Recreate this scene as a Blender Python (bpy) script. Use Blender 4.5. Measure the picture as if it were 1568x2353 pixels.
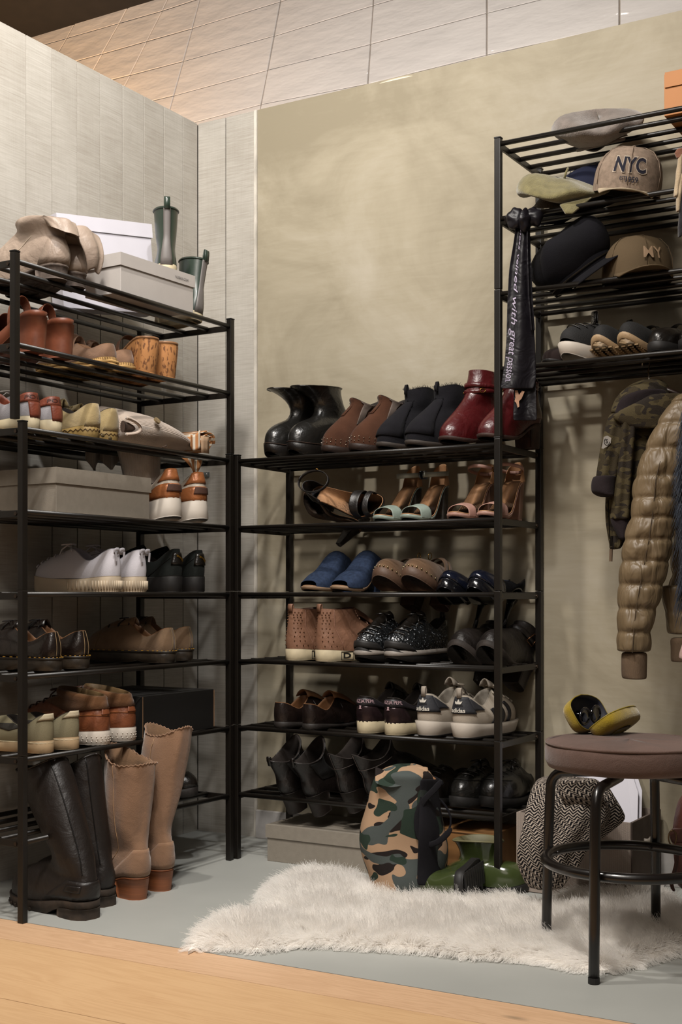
import bpy, bmesh, math, random
import numpy as np
from mathutils import Vector, Matrix, noise

for o in list(bpy.data.objects): bpy.data.objects.remove(o)
SC = bpy.context.scene
COL = SC.collection
R = math.radians
# ------------------------------------------------------------------ camera
FPX, YAW, HOR, CAMH = 2942.5, R(30.8), 1366.8, 0.744
cam = bpy.data.cameras.new('camera'); cam.sensor_fit = 'HORIZONTAL'; cam.sensor_width = 36
cam.lens = FPX / 1568 * 36; cam.shift_y = (HOR - 1176.5) / 1568
co = bpy.data.objects.new('camera', cam); COL.objects.link(co)
co.location = (0, 0, CAMH); co.rotation_euler = (R(90), 0, YAW)
SC.camera = co
# ------------------------------------------------------------------ world, lights, exposure
SC.view_settings.view_transform = 'Standard'; SC.view_settings.look = 'None'
SC.view_settings.gamma = 1; SC.view_settings.use_curve_mapping = False
SC.view_settings.exposure = 0.0
w = bpy.data.worlds.new('world'); SC.world = w; w.use_nodes = True
w.node_tree.nodes['Background'].inputs[0].default_value = (1.0, 0.88, 0.78, 1)
w.node_tree.nodes['Background'].inputs[1].default_value = 0.06
def area(name, loc, target, size, power, col):
    l = bpy.data.lights.new(name, 'AREA'); l.shape = 'DISK'; l.size = size; l.energy = power; l.color = col
    o = bpy.data.objects.new(name, l); COL.objects.link(o); o.location = loc
    o.rotation_euler = (Vector(target) - Vector(loc)).to_track_quat('-Z', 'Y').to_euler(); return o
def spot(name, loc, target, size, power, col, ang, blend=.6):
    l = bpy.data.lights.new(name, 'SPOT'); l.shadow_soft_size = size; l.energy = power; l.color = col
    l.spot_size = R(ang); l.spot_blend = blend
    o = bpy.data.objects.new(name, l); COL.objects.link(o); o.location = loc
    o.rotation_euler = (Vector(target) - Vector(loc)).to_track_quat('-Z', 'Y').to_euler(); return o
spot('ceiling_spot', (-1.75, 1.75, 3.0), (-1.75, 3.1, 1.0), .05, 125, (1.0, .94, .87), 110)
spot('ceiling_spot_left', (-.9, 1.5, 3.0), (-2.4, 2.5, 1.3), .05, 92, (1.0, .98, .96), 80)
area('ceiling_panel', (-.9, .7, 3.0), (-1.5, 2.6, .3), .8, 52, (1.0, .93, .85))
area('room_fill', (-.2, -.6, 2.3), (-1.6, 2.8, .6), 1.6, 9, (1.0, .88, .78))
spot('rug_fill_spot', (-1.1, 1.35, 3.0), (-1.35, 2.35, 0), .06, 130, (1.0, .955, .9), 48, .8)  # unseen spot, added to brighten the rug and the floor around it
area('tile_fill', (-3.0, 3.55, 1.9), (-3.0, 4.4, 2.7), .9, 13, (1.0, .93, .88))  # added fill, hidden behind the partition to lift the tile wall
area('tile_fill_right', (-1.75, 3.55, 1.9), (-1.75, 4.4, 2.7), .9, 10, (1.0, .95, .91))  # second hidden fill, added for the right half of the tiles
for lx in (-2.25, -1.75, -1.25): area('tile_glint_light', (lx, 3.62, 3.0), (lx, 3.9, 2.0), .06, .5, (1.0, .95, .9))  # unseen lamps, added so the glazed tiles catch highlights
area('warm_tile_washer', (-4.1, 3.9, 2.0), (-4.3, 4.4, 2.9), .3, 20, (1.0, .55, .2))
# ------------------------------------------------------------------ pixel helpers (a pixel of the photo to a point on a real plane)
CS, SN = math.cos(YAW), math.sin(YAW)
def ray(u, v):
    t = (u - 784) / FPX; z = (HOR - v) / FPX
    return Vector((-SN + CS * t, CS + SN * t, z))
def at_x(u, v, X): d = ray(u, v); return Vector((0, 0, CAMH)) + d * (X / d.x)
def at_y(u, v, Y): d = ray(u, v); return Vector((0, 0, CAMH)) + d * (Y / d.y)
def at_z(u, v, Z): d = ray(u, v); return Vector((0, 0, CAMH)) + d * ((Z - CAMH) / d.z)
# ------------------------------------------------------------------ materials
def lin(h):
    if isinstance(h, str):
        h = [int(h[i:i+2], 16) / 255 for i in (0, 2, 4)]
        h = [c / 12.92 if c <= .04045 else ((c + .055) / 1.055) ** 2.4 for c in h]
    return tuple(h[:3])
MATS = {}
def mk(name, col, rough=.6, var=.18, vs=14, bump=.25, bs=180, sheen=0, metal=0, coat=0, spec=.5, col2=None, kind=None, stretch=(1,1,1), wr=0, trans=0):
    if name in MATS: return MATS[name]
    m = bpy.data.materials.new(name); m.use_nodes = True; MATS[name] = m
    nt = m.node_tree; N = nt.nodes; Lk = nt.links.new; b = N['Principled BSDF']
    c = lin(col); c2 = lin(col2) if col2 else tuple(max(0, x * (1 - 2 * var)) for x in c)
    tc = N.new('ShaderNodeTexCoord'); mp = N.new('ShaderNodeMapping'); Lk(tc.outputs['Object'], mp.inputs[0])
    mp.inputs['Scale'].default_value = stretch
    nz = N.new('ShaderNodeTexNoise'); nz.inputs['Scale'].default_value = vs; nz.inputs['Detail'].default_value = 5
    Lk(mp.outputs[0], nz.inputs[0])
    rp = N.new('ShaderNodeValToRGB'); Lk(nz.outputs[0], rp.inputs[0])
    rp.color_ramp.elements[0].position = .32; rp.color_ramp.elements[1].position = .66
    rp.color_ramp.elements[0].color = (*c2, 1); rp.color_ramp.elements[1].color = (*c, 1)
    Lk(rp.outputs[0], b.inputs['Base Color'])
    b.inputs['Roughness'].default_value = rough; b.inputs['Metallic'].default_value = metal
    b.inputs['Sheen Weight'].default_value = sheen; b.inputs['Coat Weight'].default_value = coat
    b.inputs['Coat Roughness'].default_value = .12
    b.inputs['Specular IOR Level'].default_value = spec
    if bump:
        n2 = N.new('ShaderNodeTexNoise'); n2.inputs['Scale'].default_value = bs; n2.inputs['Detail'].default_value = 3
        Lk(mp.outputs[0], n2.inputs[0]); bp = N.new('ShaderNodeBump'); bp.inputs['Strength'].default_value = bump
        bp.inputs['Distance'].default_value = .002; Lk(n2.outputs[0], bp.inputs['Height'])
        if wr:
            n3 = N.new('ShaderNodeTexNoise'); n3.inputs['Scale'].default_value = 22; n3.inputs['Detail'].default_value = 2
            n3.inputs['Distortion'].default_value = 1.2
            Lk(mp.outputs[0], n3.inputs[0]); b3 = N.new('ShaderNodeBump'); b3.inputs['Strength'].default_value = wr
            b3.inputs['Distance'].default_value = .012; Lk(n3.outputs[0], b3.inputs['Height']); Lk(b3.outputs[0], bp.inputs['Normal'])
        Lk(bp.outputs[0], b.inputs['Normal'])
    m['bsdf'] = 1
    return m
def leather(n, c, rough=.4, **k): return mk(n, c, rough, **{**dict(var=.12, vs=18, bump=.25, bs=260, wr=.25), **k})
def suede(n, c, **k):
    k.setdefault('sheen', .4 * min(1, sum(lin(c)) * 1.6)); return mk(n, c, .95, **{**dict(var=.16, vs=16, bump=.35, bs=420, spec=.15, wr=.15), **k})
def rubber(n, c, rough=.55, **k): return mk(n, c, rough, **{**dict(var=.1, vs=10, bump=.08, bs=120), **k})
def canvas(n, c, **k): return mk(n, c, .85, **{**dict(var=.07, vs=10, bump=.4, bs=700, spec=.2), **k})
def metalm(n, c, rough=.3): return mk(n, c, rough, var=.05, bump=0, metal=1)
def stripes_uv(name, cols, scale, rough=.8, bump=.3, axis='X', bands=None):
    m = mk(name, cols[0], rough, bump=bump, bs=500)
    nt = m.node_tree; N = nt.nodes; Lk = nt.links.new; b = N['Principled BSDF']
    tc = N.new('ShaderNodeTexCoord'); sx = N.new('ShaderNodeSeparateXYZ'); Lk(tc.outputs['UV'], sx.inputs[0])
    mu = N.new('ShaderNodeMath'); mu.operation = 'MULTIPLY'; mu.inputs[1].default_value = scale; Lk(sx.outputs[axis], mu.inputs[0])
    fr = N.new('ShaderNodeMath'); fr.operation = 'FRACT'; Lk(mu.outputs[0], fr.inputs[0])
    rp = N.new('ShaderNodeValToRGB'); rp.color_ramp.interpolation = 'CONSTANT'; Lk(fr.outputs[0], rp.inputs[0])
    rp.color_ramp.elements[0].color = (*lin(cols[0]), 1); rp.color_ramp.elements[1].color = (*lin(cols[1]), 1); rp.color_ramp.elements[1].position = .55
    Lk(rp.outputs[0], b.inputs['Base Color']); return m
# ------------------------------------------------------------------ object helpers
def link(name, verts, faces, mat=None, parent=None, smooth=True, uvs=None, sub=0, thick=0, bevel=0):
    me = bpy.data.meshes.new(name); me.from_pydata([tuple(v) for v in verts], [], [tuple(f) for f in faces]); me.update()
    if uvs is not None:
        uv = me.uv_layers.new(name='UVMap')
        vi = np.zeros(len(me.loops), dtype=np.int32); me.loops.foreach_get('vertex_index', vi)
        uv.data.foreach_set('uv', np.array(uvs, dtype=np.float32)[vi].ravel())
    o = bpy.data.objects.new(name, me); COL.objects.link(o)
    if mat: me.materials.append(mat)
    if smooth: me.polygons.foreach_set('use_smooth', [True] * len(me.polygons))
    if parent: o.parent = parent
    if thick: md = o.modifiers.new('s', 'SOLIDIFY'); md.thickness = thick; md.offset = 0
    if bevel: md = o.modifiers.new('b', 'BEVEL'); md.width = bevel; md.segments = 2; md.limit_method = 'ANGLE'
    if sub: md = o.modifiers.new('u', 'SUBSURF'); md.levels = sub; md.render_levels = sub
    return o
def empty(name, loc=(0,0,0), rz=0, rx=0, ry=0):
    o = bpy.data.objects.new(name, None); COL.objects.link(o); o.location = loc; o.rotation_euler = (rx, ry, rz); o.empty_display_size = .05; return o
def tag(o, label=None, cat=None, group=None, kind=None):
    if label: o['label'] = label
    if cat: o['category'] = cat
    if group: o['group'] = group
    if kind: o['kind'] = kind
    return o
class MB:
    def __init__(s): s.v = []; s.f = []
    def add(s, v, f): n = len(s.v); s.v += [Vector(p) for p in v]; s.f += [tuple(i + n for i in g) for g in f]; return s
    def box(s, lo, hi, M=None):
        x0,y0,z0 = lo; x1,y1,z1 = hi
        v = [Vector(p) for p in ((x0,y0,z0),(x1,y0,z0),(x1,y1,z0),(x0,y1,z0),(x0,y0,z1),(x1,y0,z1),(x1,y1,z1),(x0,y1,z1))]
        if M: v = [M @ p for p in v]
        return s.add(v, [(0,3,2,1),(4,5,6,7),(0,1,5,4),(1,2,6,5),(2,3,7,6),(3,0,4,7)])
    def tube(s, pts, r, n=8, closed=False, caps=True):
        pts = [Vector(p) for p in pts]; m = len(pts); rr = r if hasattr(r, '__len__') else [r] * m
        up = None; rings = []
        for i, p in enumerate(pts):
            a = pts[(i - 1) % m] if (closed or i > 0) else pts[i]; b = pts[(i + 1) % m] if (closed or i < m - 1) else pts[i]
            t = (b - a).normalized()
            if up is None: up = t.orthogonal().normalized()
            up = (up - t * up.dot(t)); up = up.normalized() if up.length > 1e-6 else t.orthogonal().normalized()
            w_ = t.cross(up)
            rings.append([p + (up * math.cos(2*math.pi*k/n) + w_ * math.sin(2*math.pi*k/n)) * rr[i] for k in range(n)])
        v = [q for g in rings for q in g]; f = []
        for i in range(m if closed else m - 1):
            j = (i + 1) % m
            for k in range(n): f.append((i*n+k, i*n+(k+1)%n, j*n+(k+1)%n, j*n+k))
        if caps and not closed: f += [tuple(range(n))[::-1], tuple((m-1)*n+k for k in range(n))]
        return s.add(v, f)
    def ball(s, c, r, n=8, m=5, sc=(1,1,1)):
        v = []; f = []
        for i in range(m + 1):
            a = math.pi * i / m
            for k in range(n):
                b = 2*math.pi*k/n; v.append(Vector(c) + Vector((math.sin(a)*math.cos(b)*sc[0], math.sin(a)*math.sin(b)*sc[1], math.cos(a)*sc[2])) * r)
        for i in range(m):
            for k in range(n): f.append((i*n+k, (i+1)*n+k, (i+1)*n+(k+1)%n, i*n+(k+1)%n))
        return s.add(v, f)
    def build(s, name, mat, parent=None, smooth=False, **k): return link(name, s.v, s.f, mat, parent, smooth, **k)
def loft(rings, name, mat, parent=None, caps=(0,0), sub=0, closed=True, thick=0, vlen=None):
    """rings: list of rings with equal point count"""
    n = len(rings[0]); v = []; f = []; uv = []
    vacc = 0
    for i, g in enumerate(rings):
        if i: vacc += (Vector(g[0]) - Vector(rings[i-1][0])).length
        u = 0
        for k, p in enumerate(g):
            if k: u += (Vector(g[k]) - Vector(g[k-1])).length
            v.append(p); uv.append((u, vacc))
    for i in range(len(rings) - 1):
        for k in range(n if closed else n - 1):
            f.append((i*n+k, i*n+(k+1)%n, (i+1)*n+(k+1)%n, (i+1)*n+k))
    def cap(o, flip):
        for k in range(n // 2 - 1):
            a, b, c, d = o + k, o + k + 1, o + (n - k - 1) % n - (0), o + (n - k) % n
            q = (a, b, o + (n - k - 1) % n, o + (n - k) % n)
            q = tuple(dict.fromkeys(q))
            if len(q) > 2: f.append(q[::-1] if flip else q)
        k = n // 2 - 1
        q = tuple(dict.fromkeys((o + k, o + k + 1, o + (n - k) % n)))
        if len(q) > 2: f.append(q[::-1] if flip else q)
    if caps[0]: cap(0, False)
    if caps[1]: cap((len(rings) - 1) * n, True)
    return link(name, v, f, mat, parent, True, uvs=uv, sub=sub, thick=thick)
def sheet(fn, nu, nv, name, mat, parent=None, thick=.002, sub=0, flat=False):
    v = []; uv = []; f = []
    P = [[Vector(fn(i/(nu-1), j/(nv-1))) for i in range(nu)] for j in range(nv)]
    ua = [0]; va = [0]
    for i in range(1, nu): ua.append(ua[-1] + (P[nv//2][i]-P[nv//2][i-1]).length)
    for j in range(1, nv): va.append(va[-1] + (P[j][nu//2]-P[j-1][nu//2]).length)
    for j in range(nv):
        for i in range(nu): v.append(P[j][i]); uv.append((ua[i], va[j]))
    for j in range(nv-1):
        for i in range(nu-1): f.append((j*nu+i, j*nu+i+1, (j+1)*nu+i+1, (j+1)*nu+i))
    return link(name, v, f, mat, parent, not flat, uvs=uv, sub=sub, thick=thick)
def sstep(x, a, b):
    t = min(1, max(0, (x - a) / (b - a))); return t*t*(3-2*t)
def lerp(a, b, t): return a + (b - a) * t
def interp(tab, x):
    """smooth interpolation through equally spaced values or (x, y) pairs"""
    if not hasattr(tab, '__len__'): return tab
    if not hasattr(tab[0], '__len__'): tab = [(i/(len(tab)-1), y) for i, y in enumerate(tab)]
    if x <= tab[0][0]: return tab[0][1]
    for (x0, y0), (x1, y1) in zip(tab, tab[1:]):
        if x <= x1: return lerp(y0, y1, sstep(x, x0, x1))
    return tab[-1][1]
def nz(p, s=1.0): return noise.noise(Vector(p) * s)
TXT = {}
def text_tris(s, shear=0, bold=0):
    c = bpy.data.curves.new('t', 'FONT'); c.body = s; c.size = 1; c.align_x = 'CENTER'; c.align_y = 'CENTER'; c.shear = shear; c.offset = bold; c.resolution_u = 3
    o = bpy.data.objects.new('t', c); COL.objects.link(o)
    dg = bpy.context.evaluated_depsgraph_get(); me = bpy.data.meshes.new_from_object(o.evaluated_get(dg))
    vs = [v.co.copy() for v in me.vertices]; fs = [tuple(p.vertices) for p in me.polygons]
    bpy.data.objects.remove(o); bpy.data.curves.remove(c); bpy.data.meshes.remove(me); return vs, fs
def lettering(s, fn, mat, parent, name='lettering', **k):
    """fn(x, y) -> 3D point, x and y in units of the letter size, centred"""
    vs, fs = text_tris(s, **k)
    return link(name, [fn(v.x, v.y) for v in vs], fs, mat, parent, False)

# ================================================================== SETTING
WX, WY, WT = -2.462, 3.245, 2.232
bars = None
def plankmat(name, c1, c2):
    m = mk(name, c1, .75, bump=0); nt = m.node_tree; N = nt.nodes; Lk = nt.links.new; b = N['Principled BSDF']
    tc = N.new('ShaderNodeTexCoord'); oi = N.new('ShaderNodeObjectInfo')
    ad = N.new('ShaderNodeVectorMath'); Lk(tc.outputs['Object'], ad.inputs[0]); Lk(oi.outputs['Random'], ad.inputs[1])
    outs = []
    for sc, ns in (((9,9,420), 1.0), ((420,420,9), .8), ((4,4,4), 1.0), ((22,22,110), 1)):
        mp = N.new('ShaderNodeMapping'); mp.inputs['Scale'].default_value = sc; Lk(ad.outputs[0], mp.inputs[0])
        n = N.new('ShaderNodeTexNoise'); n.inputs['Scale'].default_value = ns; n.inputs['Detail'].default_value = 4; n.inputs['Roughness'].default_value = .6; Lk(mp.outputs[0], n.inputs[0]); outs.append(n.outputs[0])
    def M(op, a, b_):
        q = N.new('ShaderNodeMath'); q.operation = op
        for i, x in enumerate((a, b_)):
            if isinstance(x, (int, float)): q.inputs[i].default_value = x
            else: Lk(x, q.inputs[i])
        return q.outputs[0]
    s = M('ADD', M('MULTIPLY', outs[0], .40), M('MULTIPLY', outs[1], .10)); s = M('ADD', s, M('MULTIPLY', outs[2], .34)); s = M('ADD', s, M('MULTIPLY', outs[3], .14))
    rp = N.new('ShaderNodeValToRGB'); Lk(s, rp.inputs[0]); e = rp.color_ramp.elements
    e[0].position = .36; e[0].color = (*lin(c2), 1); e[1].position = .62; e[1].color = (*lin(c1), 1)
    Lk(rp.outputs[0], b.inputs['Base Color'])
    bp = N.new('ShaderNodeBump'); bp.inputs['Strength'].default_value = .25; bp.inputs['Distance'].default_value = .001; Lk(s, bp.inputs['Height']); Lk(bp.outputs[0], b.inputs['Normal'])
    b.inputs['Specular IOR Level'].default_value = .25
    return m
PLK = plankmat('pale_scratched_wood', 'bab6ae', '9c968c')
dark = mk('joint_dark', '2c241e', .9, bump=0)
wl = MB().box((WX-.06, .6, 0), (WX-.008, WY+.06, WT)).build('wall_left', mk('joint_dark', '2c241e', .9, bump=0)); tag(wl, kind='structure')
ys = [at_x(u, 700, WX).y for u in (60, 120, 178, 231, 282, 331, 377, 421)]
pw = (ys[-1] - ys[0]) / 7
edges = [ys[0] - pw * k for k in range(8, 0, -1)] + ys + [WY]
for a, b in zip(edges, edges[1:]):
    MB().box((WX-.008, a+.0022, 0), (WX, b-.0022, WT)).build('plank', PLK, wl)
u0 = at_y(519, 900, WY).x; u1 = at_y(585, 900, WY).x; u2 = at_y(592, 900, WY).x
wb = MB().box((WX-.06, WY+.008, 0), (.9, WY+.07, WT)).build('wall_back', mk('joint_dark', '2c241e')); tag(wb, kind='structure')
for a, b in ((WX, u0), (u0, u1)):
    MB().box((a+.002, WY, 0), (b-.002, WY+.008, WT)).build('plank', PLK, wb)
tr = MB().box((u1, WY-.004, 0), (u1+.004, WY+.008, WT)).box((u1+.0055, WY-.006, 0), (u2, WY+.008, WT)).build('trim_1', mk('trim_strip', 'cfc9be', .5, bump=.05), bevel=.001); tag(tr, kind='structure')
PLA = mk('beige_lime_plaster', 'aaa084', .62, bump=0, spec=.3)
nt = PLA.node_tree; N = nt.nodes; Lk = nt.links.new; b_ = N['Principled BSDF']
for nd in list(N):
    if nd.type in ('VALTORGB', 'TEX_NOISE', 'MAPPING'): N.remove(nd)
tc = [n for n in N if n.type == 'TEX_COORD'][0]
n1 = N.new('ShaderNodeTexNoise'); n1.inputs['Scale'].default_value = 2.6; n1.inputs['Detail'].default_value = 7; n1.inputs['Distortion'].default_value = .8; n1.inputs['Roughness'].default_value = .62; Lk(tc.outputs['Object'], n1.inputs[0])
mp = N.new('ShaderNodeMapping'); mp.inputs['Rotation'].default_value = (0, R(35), 0); mp.inputs['Scale'].default_value = (9, 9, 70); Lk(tc.outputs['Object'], mp.inputs[0])
n2 = N.new('ShaderNodeTexNoise'); n2.inputs['Scale'].default_value = .9; n2.inputs['Detail'].default_value = 5; n2.inputs['Distortion'].default_value = 1.0; Lk(mp.outputs[0], n2.inputs[0])
mx = N.new('ShaderNodeMath'); mx.operation = 'MULTIPLY_ADD'; mx.inputs[1].default_value = .13; Lk(n2.outputs[0], mx.inputs[0]); Lk(n1.outputs[0], mx.inputs[2])
rp = N.new('ShaderNodeValToRGB'); Lk(mx.outputs[0], rp.inputs[0]); e = rp.color_ramp.elements
e[0].position = .42; e[0].color = (*lin('8f8672'), 1); e[1].position = .78; e[1].color = (*lin('afa796'), 1)
q = e.new(.6); q.color = (*lin('a29985'), 1)
Lk(rp.outputs[0], b_.inputs['Base Color'])
bp = N.new('ShaderNodeBump'); bp.inputs['Strength'].default_value = .12; bp.inputs['Distance'].default_value = .002; Lk(n2.outputs[0], bp.inputs['Height']); Lk(bp.outputs[0], b_.inputs['Normal'])
pl = MB().box((u2+.001, WY-.001, 0), (.9, WY+.008, WT)).build('plaster', PLA, wb)
bb = MB().box((u2+.001, WY-.013, 0), (.9, WY-.001, .086)).build('baseboard_back', mk('white_paint', 'bdb9b6', .5, bump=.05), bevel=.002); tag(bb, kind='structure')
# right wall out of view and the room behind the camera are open: the closet corner stands in a larger showroom
# floor: polished concrete
CON = mk('grey_concrete', 'a0a19c', .5, var=.05, vs=3.5, bump=.06, bs=40, spec=.35)
fy0, fy1 = 2.122, 2.178     # wood edge at x=-2.46 and x=-.4
def fy(x, off=0): return lerp(fy0, fy1, (x + 2.46) / 2.06) + off
fl = link('floor', [(-4, fy(-4), 0), (2, fy(2), 0), (2, 3.4, 0), (-4, 3.4, 0), (-4, fy(-4), -.03), (2, fy(2), -.03), (2, 3.4, -.03), (-4, 3.4, -.03)],
          [(0,1,2,3),(7,6,5,4),(0,4,5,1),(1,5,6,2),(2,6,7,3),(3,7,4,0)], CON, smooth=False); tag(fl, kind='structure')
def woodmat(name, c1, c2, c3):
    m = mk(name, c1, .48, bump=0); nt = m.node_tree; N = nt.nodes; Lk = nt.links.new; b = N['Principled BSDF']
    tc = N.new('ShaderNodeTexCoord'); mp = N.new('ShaderNodeMapping'); mp.inputs['Scale'].default_value = (1.1, 9, 9); Lk(tc.outputs['Object'], mp.inputs[0])
    n0 = N.new('ShaderNodeTexNoise'); n0.inputs['Scale'].default_value = 1.6; n0.inputs['Detail'].default_value = 3; n0.inputs['Distortion'].default_value = .9; Lk(mp.outputs[0], n0.inputs[0])
    mu = N.new('ShaderNodeMath'); mu.operation = 'MULTIPLY'; mu.inputs[1].default_value = 9; Lk(n0.outputs[0], mu.inputs[0])
    fr = N.new('ShaderNodeMath'); fr.operation = 'PINGPONG'; fr.inputs[1].default_value = .5; Lk(mu.outputs[0], fr.inputs[0])
    m2 = N.new('ShaderNodeMapping'); m2.inputs['Scale'].default_value = (7, 260, 260); Lk(tc.outputs['Object'], m2.inputs[0])
    n2 = N.new('ShaderNodeTexNoise'); n2.inputs['Scale'].default_value = 1; n2.inputs['Detail'].default_value = 3; Lk(m2.outputs[0], n2.inputs[0])
    ma = N.new('ShaderNodeMath'); ma.operation = 'MULTIPLY_ADD'; ma.inputs[1].default_value = .7; Lk(fr.outputs[0], ma.inputs[0]); Lk(n2.outputs[0], ma.inputs[2])
    rp = N.new('ShaderNodeValToRGB'); Lk(ma.outputs[0], rp.inputs[0]); e = rp.color_ramp.elements
    e[0].position = .3; e[0].color = (*lin(c2), 1); e[1].position = .85; e[1].color = (*lin(c1), 1)
    vo = N.new('ShaderNodeTexVoronoi'); vo.inputs['Scale'].default_value = 1; m3 = N.new('ShaderNodeMapping'); m3.inputs['Scale'].default_value = (2.2, 6, 6); Lk(tc.outputs['Object'], m3.inputs[0]); Lk(m3.outputs[0], vo.inputs[0])
    r2 = N.new('ShaderNodeValToRGB'); Lk(vo.outputs['Distance'], r2.inputs[0]); r2.color_ramp.elements[0].position = .01; r2.color_ramp.elements[0].color = (1,1,1,1); r2.color_ramp.elements[1].position = .07; r2.color_ramp.elements[1].color = (0,0,0,1)
    mm = N.new('ShaderNodeMix'); mm.data_type = 'RGBA'; Lk(r2.outputs[0], mm.inputs[0]); Lk(rp.outputs[0], mm.inputs[6]); mm.inputs[7].default_value = (*lin(c3), 1)
    Lk(mm.outputs[2], b.inputs['Base Color'])
    bp = N.new('ShaderNodeBump'); bp.inputs['Strength'].default_value = .15; bp.inputs['Distance'].default_value = .001; Lk(n2.outputs[0], bp.inputs['Height']); Lk(bp.outputs[0], b.inputs['Normal'])
    b.inputs['Specular IOR Level'].default_value = .3
    return m
WOOD = woodmat('oak_planks', 'c9a57c', 'be9870', 'a58a68')
WOOD2 = woodmat('oak_edge_board', 'caa684', 'bb9674', '8f785f')
wf = MB().box((-4, -1, -.03), (2, 2.0, -.013)).build('floor', dark); tag(wf, kind='structure')
offs = [-.0015, -.128, -.4335, -.74, -1.05, -1.36]
for i, (a, b) in enumerate(zip(offs, offs[1:])):
    p = link('plank', [(-4, fy(-4, b+.0013), -.012), (2, fy(2, b+.0013), -.012), (2, fy(2, a-.0006), -.012), (-4, fy(-4, a-.0006), -.012),
                       (-4, fy(-4, b+.0013), .0), (2, fy(2, b+.0013), .0), (2, fy(2, a-.0006), .0), (-4, fy(-4, a-.0006), .0)],
             [(3,2,1,0),(4,5,6,7),(0,1,5,4),(1,2,6,5),(2,3,7,6),(3,0,4,7)], WOOD2 if i == 0 else WOOD, wf, smooth=False, bevel=.0008)
# tiles above the partition
TILE = mk('glazed_white_tile', 'e6e0da', .07, var=.03, vs=4, bump=.9, bs=7, spec=.5, stretch=(1, 1, 3))
TILE.node_tree.nodes['Bump'].inputs['Distance'].default_value = .006
TY = 4.4
tw = MB().box((-6.4, TY+.012, 1.6), (1.2, TY+.05, 3.9)).build('wall_rear', mk('grout', 'cfc3b4', .9, bump=0)); tag(tw, kind='structure')
# row lines (pixels of the joints at five places along the wall) and column joints
cols_px = [(-330, .9), (-180, .8), (-40, .72), (90, .68), (209, .6), (377, .3), (600, .2), (845, .07), (1119, .0), (1424, 0), (1750, 0), (2100, 0)]
rowpx = {209: [205, 138+62, 138, 80, 30, -15, -55], 377: [305, 229, 156, 90, 30, -25, -75], 600: [240, 165, 92, 20, -50, -118, -180], 845: [193, 103, 16, -68, -150, -230, -305],
         1119: [126, 30, -63, -155, -245, -333, -420], 1424: [60, -46, -149, -250, -350, -448, -540]}
rowpx[209] = [345, 265, 195, 131, 72, 20, -30]
rowpx[377] = [300, 226, 153, 84, 24, -32, -84]
ks = sorted(rowpx)
def rowv(u, r):
    if r < 0: return rowv(u, 0) + r * (rowv(u, 1) - rowv(u, 0))
    if u <= ks[0]: a, b = ks[0], ks[1]
    elif u >= ks[-1]: a, b = ks[-2], ks[-1]
    else:
        a = max(k for k in ks if k <= u); b = ks[min(ks.index(a)+1, len(ks)-1)]; 
        if a == b: a = ks[-2]
    return lerp(rowpx[a][r], rowpx[b][r], (u - a) / (b - a))
grid = []
for (u, sh) in cols_px:
    v0 = rowv(u, 0); line = []
    for r in (-2, -1, 0, 1, 2, 3, 4, 5, 6):
        v = rowv(u, r); uu = u + sh * (v0 - v) * (1 if u < 700 else 1)
        line.append(at_y(uu, rowv(uu, r), TY))
    grid.append(line)
rnd = random.Random(3)
for i in range(len(grid)-1):
    for r in range(8):
        q4 = [grid[i][r], grid[i+1][r], grid[i+1][r+1], grid[i][r+1]]
        c = sum(q4, Vector()) / 4; sh = [c + (p - c) * 0.5 for p in q4]
        q4 = [p + (c - p).normalized() * .003 for p in q4]
        d = [rnd.uniform(-.0015, .0015) for _ in range(4)]
        v = [(p.x, TY + .012, p.z) for p in q4] + [(p.x, TY + d[k], p.z) for k, p in enumerate(q4)]
        link('tile', v, [(4,5,6,7),(0,1,5,4),(1,2,6,5),(2,3,7,6),(3,0,4,7)], TILE, tw, smooth=False, bevel=.002)
# dark ceiling over the gap behind the partition
cp = at_y(90, 83, TY)
cl = link('ceiling', [(-6.4, -1, cp.z+.02), (1.2, -1, cp.z+.02), (1.2, TY+.05, cp.z+.02), (-6.4, TY+.05, cp.z+.02)], [(0,1,2,3)], mk('black_ceiling', '1c1714', .9, bump=0), smooth=False, thick=.03); tag(cl, kind='structure')

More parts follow.
